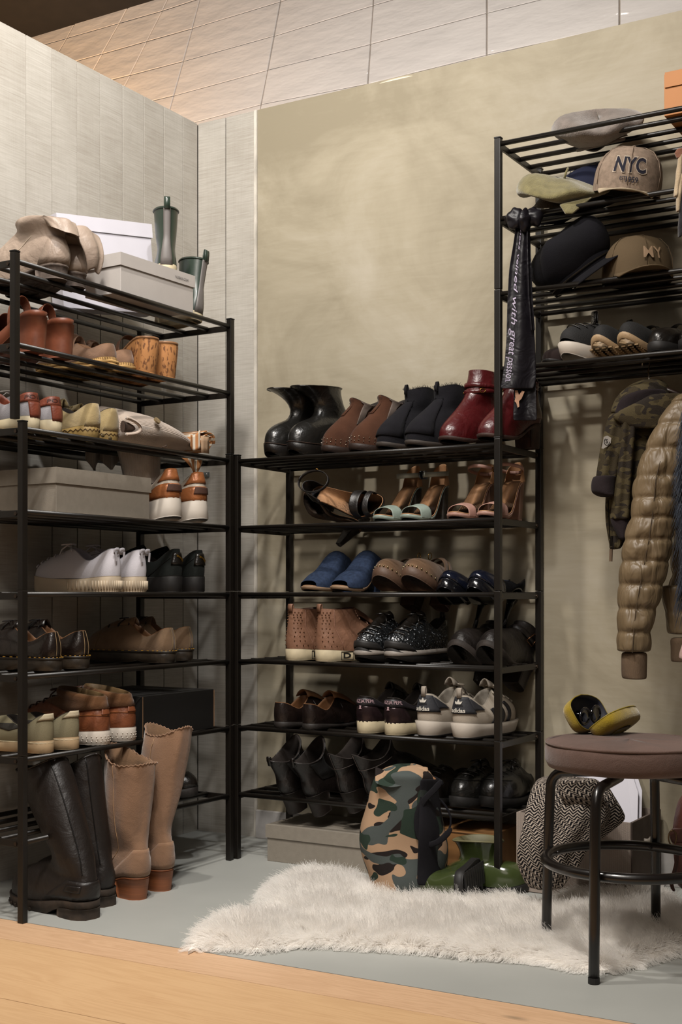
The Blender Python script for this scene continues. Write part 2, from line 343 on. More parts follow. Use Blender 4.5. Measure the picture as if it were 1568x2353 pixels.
# ================================================================== RACKS
BLK = mk('black_powder_coat', '17130f', .38, var=.1, vs=30, bump=.1, bs=900, spec=.45)
CAPM = mk('black_plastic', '0d0b0a', .5, bump=0)
S, B0 = .1878, .1814
def shelf_z(k): return B0 + S * k
PS, BR = .0165, .0062
def rack(name, ax, a0, a1, f, b, ks, zlo, zhi, joints, label, lows=None):
    """ax 'y': bars run along y, front plane x=f, back plane x=b.  ax 'x': bars along x, planes in y"""
    t = empty(name, (0,0,0)); tag(t, label, 'shoe rack')
    def P(l, dpt, z): return (dpt, l, z) if ax == 'y' else (l, dpt, z)
    def bx(l0, l1, d0, d1, z0, z1):
        p, q = P(l0, d0, z0), P(l1, d1, z1)
        return MB().box([min(i,j) for i,j in zip(p,q)], [max(i,j) for i,j in zip(p,q)])
    h = PS / 2; sg = 1 if b > f else -1
    for li, l in enumerate((a0, a1)):
        for di, dp in enumerate((f, b)):
            zs = [zlo if lows is None else lows[li]] + [j for j in joints] + [zhi]
            for z0, z1 in zip(zs, zs[1:]):
                bx(l-h, l+h, dp-h, dp+h, z0, z1-.0012).build('post', BLK, t, bevel=.0015)
            if lows is None or True:
                bx(l-h-.0006, l+h+.0006, dp-h-.0006, dp+h+.0006, zhi-.001, zhi+.003).build('post_cap', CAPM, t, bevel=.001)
    bar0 = None
    for k in ks:
        z = shelf_z(k)
        for l in (a0, a1):
            bx(l-.001, l+.001 + 0, f, b, z-.011, z+.006).build('side_rail', BLK, t) if False else None
            s2 = 1 if l == a0 else -1
            m = bx(l - h*.1*s2, l + h*.75*s2, f + sg*h, b - sg*h, z-.012, z+.004); m.build('side_rail', BLK, t, bevel=.001)
            for dp in (f + sg*(h+.012), b - sg*(h+.012)):
                c = P(l + h*.1*-s2, dp, z-.004); d_ = P(-.0025*s2, 0, 0)
                MB().tube([c, Vector(c) + Vector(d_)], .0045, 8).build('bolt', metalm('dark_bolt', '5b5048', .35), t)
        for j in range(5):
            dp = lerp(f, b, [.0, .235, .49, .745, .99][j]) 
            if j == 0: dp = f
            if bar0 is None:
                bar0 = MB().tube([P(a0+h*.7, 0, 0), P(a1-h*.7, 0, 0)], BR, 12).build('shelf_bar', BLK, t, smooth=True); o = bar0
                for p in bar0.data.polygons:
                    if len(p.vertices) > 4: p.use_smooth = False
            else:
                o = bar0.copy(); COL.objects.link(o); o.parent = t
            o.location = P(0, dp, z)
    return t
LXF, LXB, LY0, LY1 = -2.107, -2.430, 2.124, 2.924
RYF, RYB, RX0, RX1 = 2.9546, 3.225, -2.103, -1.303
rack('shoe_rack', 'y', LY0, LY1, LXF, LXB, range(6), 0, shelf_z(5)+.016, [shelf_z(1)+.01, shelf_z(3)+.01], 'black metal shoe rack along the pale plank wall, lower six shelves')
rack('shoe_rack', 'y', LY0-.024, LY1+.004, LXF, LXB, (6, 7), shelf_z(5)+.0195, shelf_z(7)+.02, [], 'black metal upper rack of two shelves carrying white boxes, stacked by plank wall')
rack('shoe_rack', 'x', RX0, RX1, RYF, RYB, range(6), 0, shelf_z(5)+.016, [shelf_z(1)+.01, shelf_z(3)+.01], 'black metal six shelf shoe rack against the beige plaster wall')
rack('shoe_rack', 'x', RX1+.0005, RX1+.80, RYF, RYB, (6, 7, 8, 9), shelf_z(5)+.0195, shelf_z(9)+.014, [shelf_z(7)+.012], 'tall black metal rack holding hats and hanging coats, top right', lows=[shelf_z(5)+.0195, 0])
# ================================================================== SHOES
class Shoe:
    """local frame: heel at y = 0, toe towards +y, sole on z = 0"""
    D = dict(L=.27, W=.096, rt=.30, pt=2.0, hw=.66, hh=0, pl=0, ts=.006, th=.012, op=(.03, .56, .62), rim=(.068, .052, .095), toeh=.042,
             bulge=.006, shaft=None, sole=None, soleh=.028, ext=.003, heel=None, nv=8, bend=.05, wrk=.0, seed=0, sub=1, wedge=False, rimout=0)
    def __init__(s, root, **k):
        s.__dict__.update(s.D); s.__dict__.update(k); s.root = root; s.W *= .87
    def hwid(s, q):
        g = lerp(s.hw, 1, sstep(q, .2, .68))
        r = .13
        if q < r: g *= math.sqrt(max(0, 1 - ((r - q) / r) ** 2))
        if q > 1 - s.rt: g *= max(0, 1 - ((q - 1 + s.rt) / s.rt) ** s.pt) ** (1 / s.pt) if s.pt >= 1 else 0
        return g * s.W / 2
    def zf(s, q): return s.pl + s.hh * (1 - sstep(q, .12, .66)) + s.ts * max(0, (q - .72) / .28) ** 2
    def out(s, t, e=0):
        q = (1 - math.cos(t)) / 2; sg = 1 if math.sin(t) >= 0 else -1
        x = sg * s.hwid(q); y = q * s.L
        if e:
            n = Vector((math.sin(t), -math.cos(t) * .8, 0)); x += n.x * e; y += n.y * e
        return x + s.bend * s.W * math.sin(math.pi * min(1, q * 1.0)) , y, q
    def B(s, t):
        x, y, q = s.out(t); return Vector((x, y, s.zf(q) + s.th))
    def Rm(s, t):
        q = (1 - math.cos(t)) / 2; a0, a1, wf = s.op
        y = s.L * lerp(a0, a1, q); sn = math.sin(t)
        x = s.W / 2 * wf * math.copysign(abs(sn) ** .75, sn) * lerp(1, .8, q) + s.bend * s.W * math.sin(math.pi * q * a1)
        return Vector((x, y, interp(s.rim, q) + s.pl * 0))
    def U(s, t, v):
        b = s.B(t); r = s.Rm(t); q = (1 - math.cos(t)) / 2; f = sstep(q, .42, .86)
        o = Vector((math.sin(t), -math.cos(t), 0)) * s.bulge; dz = r.z - b.z
        p1 = b + o + Vector((0, 0, lerp(dz * .4, s.toeh * .95, f)))
        m = b.lerp(r, lerp(.35, .42, f)); 
        p2h = Vector((lerp(b.x, r.x, .8) + o.x * .5, lerp(b.y, r.y, .8) + o.y * .5, b.z + dz * .72))
        p2f = Vector((m.x, m.y, b.z + s.toeh * 1.12 + max(0, dz - s.toeh) * .12))
        p2 = p2h.lerp(p2f, f)
        a = 1 - v
        p = b*a*a*a + p1*3*a*a*v + p2*3*a*v*v + r*v*v*v
        if s.wrk:
            n = nz((p.x*2 + s.seed, p.y, p.z*1.5), 38) * s.wrk * math.sin(math.pi * min(1, v)); p += Vector((math.sin(t), -math.cos(t)*.5, .5)) * n
        return p
    def S(s, t, v):
        """v in 0..1 vamp, above 1 along the shaft"""
        if v <= 1 or not s.shaft: return s.U(t, v)
        n = len(s.shaft); w_ = min(n, (v - 1)); i = min(n - 1, int(w_)); f = w_ - i
        a = s.ring(i - 1, t); b = s.ring(i, t); return a.lerp(b, f)
    def ring(s, i, t):
        if i < 0: return s.U(t, 1)
        g = s.shaft[i]; cy, cz, rx, ry = g[:4]; tilt = g[4] if len(g) > 4 else 0; cx = g[5] if len(g) > 5 else 0; wav = g[6] if len(g) > 6 else 0
        y = -math.cos(t) * ry; x = math.sin(t) * rx
        z = cz + y * tilt + wav * math.cos(2 * t) 
        p = Vector((x + cx + s.bend*s.W*.5, cy + y, z))
        if s.wrk: p += Vector((math.sin(t), -math.cos(t), 0)) * nz((x*2 + s.seed, y*2, z*2.2), 26) * s.wrk * 2
        return p
    def upper(s, mat, name='upper', lining=None, thick=.003):
        nt_ = 36; ts = [2*math.pi*k/nt_ for k in range(nt_)]
        vs = [i/s.nv for i in range(s.nv + 1)] + ([1 + j for j in range(1, len(s.shaft)+1)] if s.shaft else [])
        rings = [[s.S(t, v) for t in ts] for v in vs]
        s.vmax = vs[-1]
        o = loft(rings, name, mat, s.root, sub=s.sub)
        top = rings[-1]; c = sum(top, Vector()) / nt_
        # inner wall and footbed
        def ins(r, d):
            cc = sum(r, Vector()) / nt_; res = []
            for p in r:
                h = Vector((p.x - cc.x, p.y - cc.y, 0)); l = h.length; res.append(p - (h / l * min(d, l*.4) if l > 1e-5 else Vector()))
            return res
        inn = [top, [p + Vector((0,0,.0012)) for p in ins(top, thick * .6)], ins(top, thick * 1.3)]
        if s.shaft:
            for j in range(len(rings) - 2, s.nv - 1, -1): inn.append(ins(rings[j], thick * 1.4))
        else: inn.append([p - Vector((0, 0, .008)) for p in ins(top, thick * 1.5)])
        lo = ins(rings[s.nv], thick * 1.4)
        bot = []
        for k, p in enumerate(lo):
            q = min(1, max(0, p.y / s.L)); bot.append(Vector((p.x, p.y, s.zf(q) + s.th + .004)))
        inn.append([p.lerp(b_, .55) for p, b_ in zip(lo, bot)]); inn.append(bot)
        loft(inn, 'lining', lining or DARKLIN, s.root, caps=(0, 1), sub=0)
        return o
    def mksole(s, mat, name='sole', zbot=None, ztop=None, e0=0, e1=None, tread=None):
        """slab following the footbed; zbot(q), ztop(q)"""
        nt_ = 40; ts = [2*math.pi*k/nt_ for k in range(nt_)]
        e1 = s.ext if e1 is None else e1
        zb = zbot or (lambda q: s.zf(q)); zt = ztop or (lambda q: s.zf(q) + s.th)
        rings = []
        for fr, ez in ((0, -.003), (.06, 0), (.5, None), (.94, 1), (1, .7)):
            g = []
            for t in ts:
                e = {-.003: e0 - .003, 0: e0, None: (e0 + e1)/2, 1: e1, .7: e1 - .0015}[ez]
                x, y, q = s.out(t, e); g.append(Vector((x, y, lerp(zb(q), zt(q), fr))))
            rings.append(g)
        return loft(rings, name, mat, s.root, caps=(1, 1))
    def mkheel(s, mat, frac=.27, bot=.85, fwd=0, h=None, e=.0, name='heel', top=None, z0=0, mid=None):
        """block heel under the seat"""
        n = 24; out0 = []
        ym = frac * s.L
        for k in range(n):
            a = 2*math.pi*k/n
            if math.cos(a) >= -.01 or True:
                # D shape : back arc and straight breast
                t = a
            q = (1 - math.cos(t)) / 2
            yy = min(ym, q * s.L * frac * 2.2); qq = yy / s.L
            sg = 1 if math.sin(t) >= 0 else -1
            out0.append((sg * (s.hwid(qq) + e) if yy < ym - 1e-6 else math.sin(t) / max(.01, abs(math.sin(t))) * s.hwid(qq) * min(1, abs(math.sin(t)) * 1.6), yy - e * (1 if yy < .01 else 0), qq))
        cx = 0; cy = ym * .5
        rings = []
        for fr in ([0, .05, .5, 1] if mid is None else [0, .05, .3, .5, .75, 1]):
            sc = lerp(bot, 1, fr) if mid is None else interp([bot, bot, mid, lerp(mid, 1, .3), 1], fr)
            g = []
            for x, y, q in out0:
                zt = s.zf(q) + .0015
                g.append(Vector((x * sc + s.bend * s.W * math.sin(math.pi*q) * sc, cy + (y - cy) * sc + fwd * (1 - fr), lerp(z0, zt, fr))))
            rings.append(g)
        o = loft(rings, name, mat, s.root, caps=(1, 1))
        if top: 
            g0 = [p + Vector((0, 0, -.0)) for p in rings[0]]; g1 = [p + Vector((0,0,-.004)) for p in rings[0]]
        return o
    def patch(s, name, mat, c, n=(8, 6), off=.0012, parent=None, thick=.0016):
        """c: four corners (t, v) : 00, 10, 11, 01"""
        def f(a, b):
            t = lerp(lerp(c[0][0], c[1][0], a), lerp(c[3][0], c[2][0], a), b); v = lerp(lerp(c[0][1], c[1][1], a), lerp(c[3][1], c[2][1], a), b)
            return s.Sn(t, v, off)
        o = sheet(f, n[0], n[1], name, mat, parent or s.root, thick=thick)
        return o
    def Sn(s, t, v, off):
        e = .02; p = s.S(t, v); du = s.S(t + e, v) - s.S(t - e, v); dv = s.S(t, v + e) - s.S(t, max(0, v - e))
        n = du.cross(dv)
        if n.length < 1e-9: return p
        n.normalize(); c = Vector((0, p.y, p.z - .02))
        if n.dot(Vector((math.sin(t), -math.cos(t), .3))) < 0: n = -n
        return p + n * off
    def seam(s, pts, mat, r=.0009, name='stitching', off=.001, n=10):
        P = []
        for (t0, v0), (t1, v1) in zip(pts, pts[1:]):
            for k in range(n): P.append(s.Sn(lerp(t0, t1, k/n), lerp(v0, v1, k/n), off))
        P.append(s.Sn(*pts[-1], off)); return MB().tube(P, r, 5).build(name, mat, s.root, smooth=True)
    def laces(s, mat, n=5, v0=.45, v1=.97, dt=.55, r=.0016, bow=True, rise=.004):
        for k in range(n):
            v = lerp(v0, v1, k / (n - 1)); d = dt * lerp(.8, 1.25, k/(n-1))
            a = s.Sn(math.pi - d, v, .002); b = s.Sn(math.pi + d, v, .002); m = s.Sn(math.pi, v, rise)
            MB().tube([a + Vector((.003,0,-.003)), a, a.lerp(m, .5) + Vector((0,0,.002)), m, m.lerp(b, .5) + Vector((0,0,.002)), b, b + Vector((-.003,0,-.003))], r, 6).build('lace', mat, s.root, smooth=True)
        if bow:
            m = s.Sn(math.pi, v1, rise + .003); mb = MB()
            for sg in (-1, 1):
                mb2 = MB(); pts = []
                for k in range(13):
                    a = 2*math.pi*k/12; pts.append(m + Vector((sg * (.012 - .012*math.cos(a)) , .010*math.sin(a)*.7 + .004*(1-math.cos(a)), .006 + .006*math.sin(a*.5)- .004*(1-math.cos(a)))))
                mb2.tube(pts, r, 6).build('lace_loop', mat, s.root, smooth=True)
                MB().tube([m, m + Vector((sg*.008, .006, .003)), m + Vector((sg*.016, .016, -.008)), m + Vector((sg*.02, .02, -.022))], r, 6).build('lace_end', mat, s.root, smooth=True)
    def tongue(s, mat, h=.03, w=.36, back=.02, y1=.6):
        r0 = s.Rm(math.pi); wd = s.W * w / 2
        base = s.U(math.pi, .55)
        def f(a, b):
            x = (a - .5) * 2; p = base.lerp(r0 + Vector((0, -back, h)), b)
            bulge = math.sin(b * math.pi) * .006
            return p + Vector((x * wd * lerp(1, .85, b) , -abs(x)**2 * .004 + bulge*.5, -x*x * .016 + bulge - (.004 if abs(x) > .9 and b > .9 else 0)))
        return sheet(f, 9, 9, 'tongue', mat, s.root, thick=.003)
    def loop(s, t, v, mat, h=.018, w=.009, name='pull_loop', tilt=0):
        b = s.S(t, v); o = Vector((math.sin(t), -math.cos(t), 0)); u = Vector((math.cos(t), math.sin(t), 0))
        def f(a, c):
            ang = math.pi * c * 1.0; r = .004
            q = b + o * (r * math.cos(ang) + .001) + Vector((0, 0, h * math.sin(ang) ** .6 - .006 * (1 if c in (0, 1) else 0))) + u * (a - .5) * w
            return q + o * tilt * math.sin(ang)
        return sheet(f, 3, 11, name, mat, s.root, thick=.0016)
DARKLIN = mk('dark_lining', '241c17', .9, bump=.1)
TANLIN = mk('tan_leather_lining', '7d5636', .6, bump=.1)
CREAMR = rubber('cream_rubber', 'cdbf9f', .6, var=.12, vs=30)
WHITER = rubber('white_rubber', 'cfc6ba', .5, var=.06)
BLKR = rubber('black_rubber', '1b1918', .6)
BLKL = leather('black_leather', '17130f', .33, coat=.15)
def shoe(name, label, group, loc, rz, rx=0, ry=0, mirror=False, cat='shoe', **k):
    r = empty(name, loc, rz, rx, ry); tag(r, label, cat, group)
    if mirror: r.scale = (-1, 1, 1)
    return r, Shoe(r, **k)
def dup(root, loc, label, rz=None, mirror=True, rx=None, ry=None):
    c = root.copy(); COL.objects.link(c); c.location = loc; c['label'] = label
    e = list(root.rotation_euler)
    if rz is not None: e[2] = rz
    if rx is not None: e[0] = rx
    if ry is not None: e[1] = ry
    c.rotation_euler = e
    if mirror: c.scale = (-root.scale[0], 1, 1)
    kids = [o for o in bpy.data.objects if o.parent == root]
    for ch in kids:
        d = ch.copy(); COL.objects.link(d); d.parent = c
        for g in [o for o in bpy.data.objects if o.parent == ch]:
            h = g.copy(); COL.objects.link(h); h.parent = d
    return c
TOPB = BR + .0006
def onL(u, k, dx=.022): # heel point on left rack shelf k, pixel column u
    p = at_x(u, 1000, LXF - dx); return (p.x, p.y, shelf_z(k) + TOPB)
def onR(u, k, dy=.022):
    p = at_y(u, 1000, RYF + dy); return (p.x, p.y, shelf_z(k) + TOPB)
LEFT, IN, OUTW = R(90), 0, R(180)
def cupsole(s, mat, h=.026, foxing=None, ts=.006, name='sole', e=None):
    s.mksole(mat, name, zbot=lambda q: s.ts * max(0, (q-.75)/.25)**2, ztop=lambda q: h + s.ts * max(0, (q-.75)/.25)**2 * 1.2 + .004*math.cos(q*6.28), e1=s.ext if e is None else e, e0=(s.ext if e is None else e)*.8)

# ---- left rack, top shelf: slouched taupe leather boots
TAUPE = leather('taupe_leather', 'a08e7f', .5, wr=.3)
r, s = shoe('slouch_boot', 'taupe leather boot with its soft shaft folded over, nearer one on the top left shelf', 'taupe slouch boots', onL(150, 7, .04), LEFT+R(4), cat='boot',
    L=.265, W=.092, hh=.028, th=.006, toeh=.05, rim=(.105, .11, .125), op=(.04, .58, .85), bulge=.012, wrk=.004, hw=.78,
    shaft=[(.075, .126, .044, .066, .02), (.072, .134, .05, .074, .02), (.066, .142, .053, .078, .05), (.056, .15, .05, .07, .1), (.04, .148, .046, .06, .2), (.02, .135, .042, .046, .3), (.002, .115, .04, .034, .4)])
s.upper(TAUPE, lining=TAUPE); s.mksole(mk('worn_grey_heel', '6a5d55', .8, var=.3, vs=60)); s.mkheel(mk('worn_grey_heel', '544c49'), .26, .95)
s.patch('heel_counter', TAUPE, [(-1.0, .05), (1.0, .05), (.75, .95), (-.75, .95)], off=.001)
s.seam([(1.5, .05), (1.7, .5), (1.5, 1)], mk('taupe_thread', 'c4b49e')); s.seam([(-1.5, .05), (-1.7, .5), (-1.5, 1)], mk('taupe_thread', 'c4b49e'))
r0_ = r
r = dup(r, onL(190, 7, .055), 'taupe leather boot with its shaft flopped to the right, touching the white boxes', LEFT-R(3))
def flap(a, b):
    w_ = lerp(.05, .018, b); x = (a-.5)*2*w_ - .012*b; return Vector((x, -.006 - .03*math.sin(b*2.4) + .006*math.sin(a*8), lerp(.135, .03, b) + .012*math.sin(a*3)))
sheet(flap, 10, 10, 'folded_shaft', TAUPE, r, thick=.007, sub=1)
# ---- left rack shelf 6 : wooden mules
MULE = leather('chestnut_leather', '74412c', .42); HEELW = mk('brown_heel_block', '7c4630', .45, var=.12, vs=40, bump=.1)
r, s = shoe('heeled_clog', 'chestnut leather open-back clog with tall block heel, nearest the left post', 'chestnut block heel clogs', onL(100, 6, .03), LEFT, cat='shoe',
    L=.24, W=.088, hh=.062, pl=.018, th=.014, toeh=.045, rim=(.088, .088, .1), op=(.0, .6, .9), bulge=.003)
s.mksole(HEELW, e1=.004, zbot=lambda q: max(0, s.zf(q) - .016) if q > .3 else s.zf(q) ); s.mkheel(HEELW, .34, .86, e=.003)
s.mksole(mk('dark_footbed', '5d3425'), 'footbed', zbot=lambda q: s.zf(q)+.013, ztop=lambda q: s.zf(q)+.017, e0=-.004, e1=-.004)
def band(s, name, mat, y0, y1, h0, h1, wl=1.0, parent=None, nn=(14, 6), thick=.003, lift=0, drop=.006):
    """strap arching over the foot between y0 and y1 (fractions)"""
    def f(a, b):
        q = lerp(y0, y1, b); ang = math.pi * a; hw_ = s.hwid(min(.97, max(.02, q))) * wl; h = lerp(h0, h1, b)
        return Vector((-math.cos(ang) * hw_ + s.bend*s.W*math.sin(math.pi*q), q * s.L, s.zf(q) + s.th - drop * (1 if a in (0, 1) else 0) + h * math.sin(ang) ** .65))
    return sheet(f, nn[0], nn[1], name, mat, parent or s.root, thick=thick, sub=1)
band(s, 'vamp', MULE, .5, .98, .06, .022); band(s, 'heel_strap', MULE, .28, .38, .058, .062, 1.04)
MB().ball((.046, .08, .108), .005).build('rivet', metalm('brass', 'a8793e', .3), r, smooth=True)
dup(r, onL(162, 6, .035), 'chestnut leather open-back clog with tall block heel, second from the left post')
# espadrilles
SUEDB = suede('dusty_brown_suede', '8b6c56'); ROPE = stripes_uv('jute_rope', ('b08d58', '7d5f38'), 160, .95, .6)
r, s = shoe('espadrille', 'flat brown suede espadrille with braided rope sole, left one between clogs and cork heels', 'suede espadrilles', onL(262, 6, .03), LEFT, L=.25, W=.086, th=.02, toeh=.035, rim=(.06, .05, .072), op=(.02, .5, .66), pt=2, soleh=.02)
s.upper(SUEDB, lining=TANLIN); cupsole(s, ROPE, .022)
for dz in (.006, .014): MB().tube([Vector((s.out(2*math.pi*k/60, .005)[0], s.out(2*math.pi*k/60, .005)[1], dz + .0012*math.sin(k*5))) for k in range(60)], .0042, 6, closed=True).build('rope_braid', ROPE, r, smooth=True)
band(s, 'bow_band', SUEDB, .46, .62, .072, .06, .85); 
kn = MB().ball((0, .52*.255, .088), .016, 10, 6, (1.3, .8, .7)); kn.build('knot', SUEDB, r, smooth=True)
dup(r, onL(302, 6, .045), 'flat brown suede espadrille with braided rope sole, right one beside the cork heels')
# cork wedges
CORK = mk('cork', 'b07a48', .8, var=.0, vs=120, bump=.4, bs=90, col2='6e4526', stretch=(1,1,.5))
CORK.node_tree.nodes['Color Ramp'].color_ramp.elements[0].position = .38; CORK.node_tree.nodes['Color Ramp'].color_ramp.elements[1].position = .45
r, s = shoe('cork_wedge', 'cork wedge heel shoe with slim leather strap, left one of the pair', 'cork wedges', onL(355, 6, .0), LEFT-R(8), L=.235, W=.095, hh=.062, pl=.022, th=.01, toeh=.04, rim=(.07, .09, .1), hw=.8)
s.mksole(CORK, 'wedge', zbot=lambda q: .0 if q < .9 else (q-.9)*.1, ztop=lambda q: s.zf(q) + .006, e0=-.009, e1=.001)
s.mksole(mk('nude_footbed', 'a77a55', .5), 'footbed', zbot=lambda q: s.zf(q)+.006, ztop=lambda q: s.zf(q)+.012, e0=.001, e1=.001)
band(s, 'toe_strap', SUEDB, .62, .92, .05, .03); band(s, 'ankle_strap', leather('brown_strap', '6a4630'), .42, .48, .055, .056, 1.02)
dup(r, onL(398, 6, .0), 'cork wedge heel shoe seen from behind, right one of the pair', LEFT-R(14))
# ---- shelf 5: grey trainers with russet heel tab
GREYC = canvas('grey_lilac_canvas', '9b989c'); RUSS = leather('russet_leather', '7a3c28', .5)
r, s = shoe('trainer', 'grey canvas trainer with russet leather heel tab, in front of the left post', 'grey trainers with russet tabs', onL(83, 5), LEFT, L=.275, W=.1, th=.024, toeh=.045, rim=(.085, .06, .1), op=(.02, .55, .64), soleh=.024)
s.upper(GREYC, lining=RUSS); cupsole(s, CREAMR, .027); s.seam([(2*math.pi*k/24+.001, .1) for k in range(12)], mk('sole_line', '8b7d62'), r=.0007)
s.patch('heel_tab', RUSS, [(-.28, .05), (.28, .05), (.4, .62), (-.4, .62)]); s.patch('collar_tab', RUSS, [(-.95, .62), (.95, .62), (1.1, 1.02), (-1.1, 1.02)], n=(12, 5), off=.0016)
lettering('POLO', lambda x, y: s.Sn(x*.0135/ .03 , .8 + y*.22, .0034), mk('dark_print', '3a1a12', bump=0), r)
s.laces(canvas('grey_lace', 'b5b0aa'), 5)
dup(r, onL(134, 5), 'grey canvas trainer with russet leather heel tab, just right of the left post', mirror=False)
# beige slip-ons
BEIG = suede('beige_suede', 'a8946a'); 
r, s = shoe('desert_shoe', 'beige suede low shoe with zigzag stitched sole, left one', 'beige suede shoes', onL(220, 5, .01), LEFT-R(2), L=.26, W=.09, th=.024, toeh=.045, rim=(.085, .062, .085), op=(.0, .5, .6), hw=.74)
s.upper(BEIG, lining=DARKLIN); cupsole(s, mk('beige_rubber', 'a98d55', .6), .026)
s.patch('heel_counter', BEIG, [(-.5, .04), (.5, .04), (.3, .98), (-.3, .98)], off=.0014)
zz = []
for k in range(46):
    x, y, q = s.out(-1.9 + 3.8*k/45, .004); zz.append(Vector((x, y, .017 + (.004 if k % 2 else -.001))))
MB().tube(zz, .0009, 4).build('zigzag_stitching', mk('brown_thread', '4a341c'), r)
s.laces(canvas('khaki_lace', '7b6a48'), 4); s.tongue(BEIG, .02)
MB().ball((.02, -.0045, .008), .007, 10, 4, (1, .35, .7)).build('sole_mark', mk('dark_badge', '5b4c30', .5), r, smooth=True)
dup(r, onL(263, 5, .03), 'beige suede low shoe with zigzag stitched sole, right one beside the knitwear')
# ---- shelf 4: white and copper chunky trainers
COPP = leather('copper_leather', 'a5663c', .38, metal=.25); OFFW = leather('offwhite_leather', 'c3b6a6', .5)
r, s = shoe('chunky_trainer', 'white and copper chunky trainer standing against the grey shoebox', 'copper and white trainers', onL(402, 4, .0), LEFT-R(12), L=.28, W=.106, th=.045, toeh=.05, rim=(.135, .095, .125), op=(.02, .55, .6), hw=.7, bulge=.01, ts=.014)
s.upper(OFFW, lining=mk('cream_lining', 'a99a86')); 
s.mksole(WHITER, 'sole', zbot=lambda q: .012*max(0, (.25-q)/.25)**1.3 + .014*max(0, (q-.75)/.25)**2, ztop=lambda q: .05 + .012*max(0, (.3-q)/.3) , e0=.011, e1=.007)
s.mksole(WHITER, 'midsole', zbot=lambda q: .04, ztop=lambda q: .058 + .01*max(0,(.3-q)/.3), e0=.006, e1=.002)
s.patch('heel_panel', COPP, [(-1.6, .12), (1.6, .12), (.9, .55), (-.9, .55)], n=(14, 5)); s.patch('collar_panel', COPP, [(-.9, .66), (.9, .66), (.6, 1.04), (-.6, 1.04)], n=(10, 5), off=.002)
s.patch('heel_badge', mk('dark_woven_badge', '4b2e20', .8), [(-.4, .32), (.4, .32), (.36, .52), (-.36, .52)], off=.0035)
s.laces(canvas('offwhite_lace', 'c9bfb0'), 5, bow=False); s.tongue(OFFW, .02)
dup(r, onL(464, 4, .0), 'white and copper chunky trainer at the right end of its shelf', LEFT-R(12))
# ---- shelf 3: white canvas bow trainers, black platform trainers
WHC = canvas('white_canvas', 'c6c3c9', var=.04); RIB = rubber('ribbed_cream_rubber', 'c8b79e', .6)
r, s = shoe('canvas_trainer', 'white canvas platform trainer with a bow on the heel, left one', 'white bow trainers', onL(272, 3), LEFT, L=.275, W=.098, th=.034, toeh=.042, rim=(.108, .078, .112), op=(.02, .56, .62), ts=.003)
s.upper(WHC, lining=mk('pale_lining', 'a09ca5')); cupsole(s, RIB, .036)
for k in range(34):
    t = -1.55 + 3.1 * k / 33; x, y, q = s.out(t, .0048); n = Vector((math.sin(t), -math.cos(t), 0))
    MB().tube([(x, y, .006), (x, y, .028)], .0022, 5).build('sole_rib', RIB, r, smooth=True)
s.laces(mk('white_ribbon', 'c9c6cc', .8), 6, v0=.3, r=.002); s.seam([(math.pi-.6-.3*k/8, .3+.7*k/8) for k in range(9)], mk('silver_eyelets', '8a8a90', .4), r=.0008, n=2)
for sg in (-1, 1):
    def bow(a, b, sg=sg):
        an = math.pi*2*a; return Vector((sg*(.010 - .010*math.cos(an)), -.003 - .003*math.sin(an), .102 + .0045*math.sin(an) + (b-.5)*.009))
    sheet(bow, 14, 3, 'heel_bow', mk('white_ribbon', 'c9c6cc'), r, thick=.0014)
    MB().box((-.003+sg*.004, -.0065, .078), (.003+sg*.004, -.005, .102), Matrix.Rotation(sg*.12, 4, 'Y')).build('bow_tail', mk('white_ribbon', 'c9c6cc'), r)
dup(r, onL(331, 3), 'white canvas platform trainer with a bow on the heel, right one touching the black trainers')
BSU = suede('black_suede', '1e211f')
r, s = shoe('platform_trainer', 'black suede platform trainer with small gold cat emblem, left one', 'black platform trainers', onL(413, 3), LEFT, L=.27, W=.1, th=.037, toeh=.042, rim=(.115, .08, .11), op=(.015, .55, .6), ts=.003)
s.upper(BSU); cupsole(s, BLKR, .04); s.laces(BLKL, 4, bow=False); s.tongue(BSU, .018)
s.seam([(-1.2, .08), (-.9, .5), (-.55, .7)], mk('black_thread', '0c0c0c')); s.seam([(1.2, .08), (.9, .5), (.55, .7)], mk('black_thread', '0c0c0c'))
s.seam([(2*math.pi*k/30, .03) for k in range(-14, 15)], mk('grey_welt', '4a4a48'), r=.0008, n=2)
s.patch('heel_badge', BLKL, [(-.5, .42), (.5, .42), (.46, .86), (-.46, .86)], off=.0018)
GOLD = metalm('gold_print', 'c79a42', .4)
cat_ = [(-.5,.45),(-.2,.35),(.1,.05),(.42,-.1),(.5,-.45),(.36,-.3),(.2,-.22),(.12,-.5),(.02,-.22),(-.12,.05),(-.3,.12),(-.42,.2),(-.3,.28)]
link('gold_emblem', [s.Sn(x*.6, .64 + y*.3, .0042) for x, y in cat_], [tuple(range(len(cat_)))], GOLD, r, False)
dup(r, onL(465, 3), 'black suede platform trainer with small gold cat emblem, right one next to the post', mirror=False)
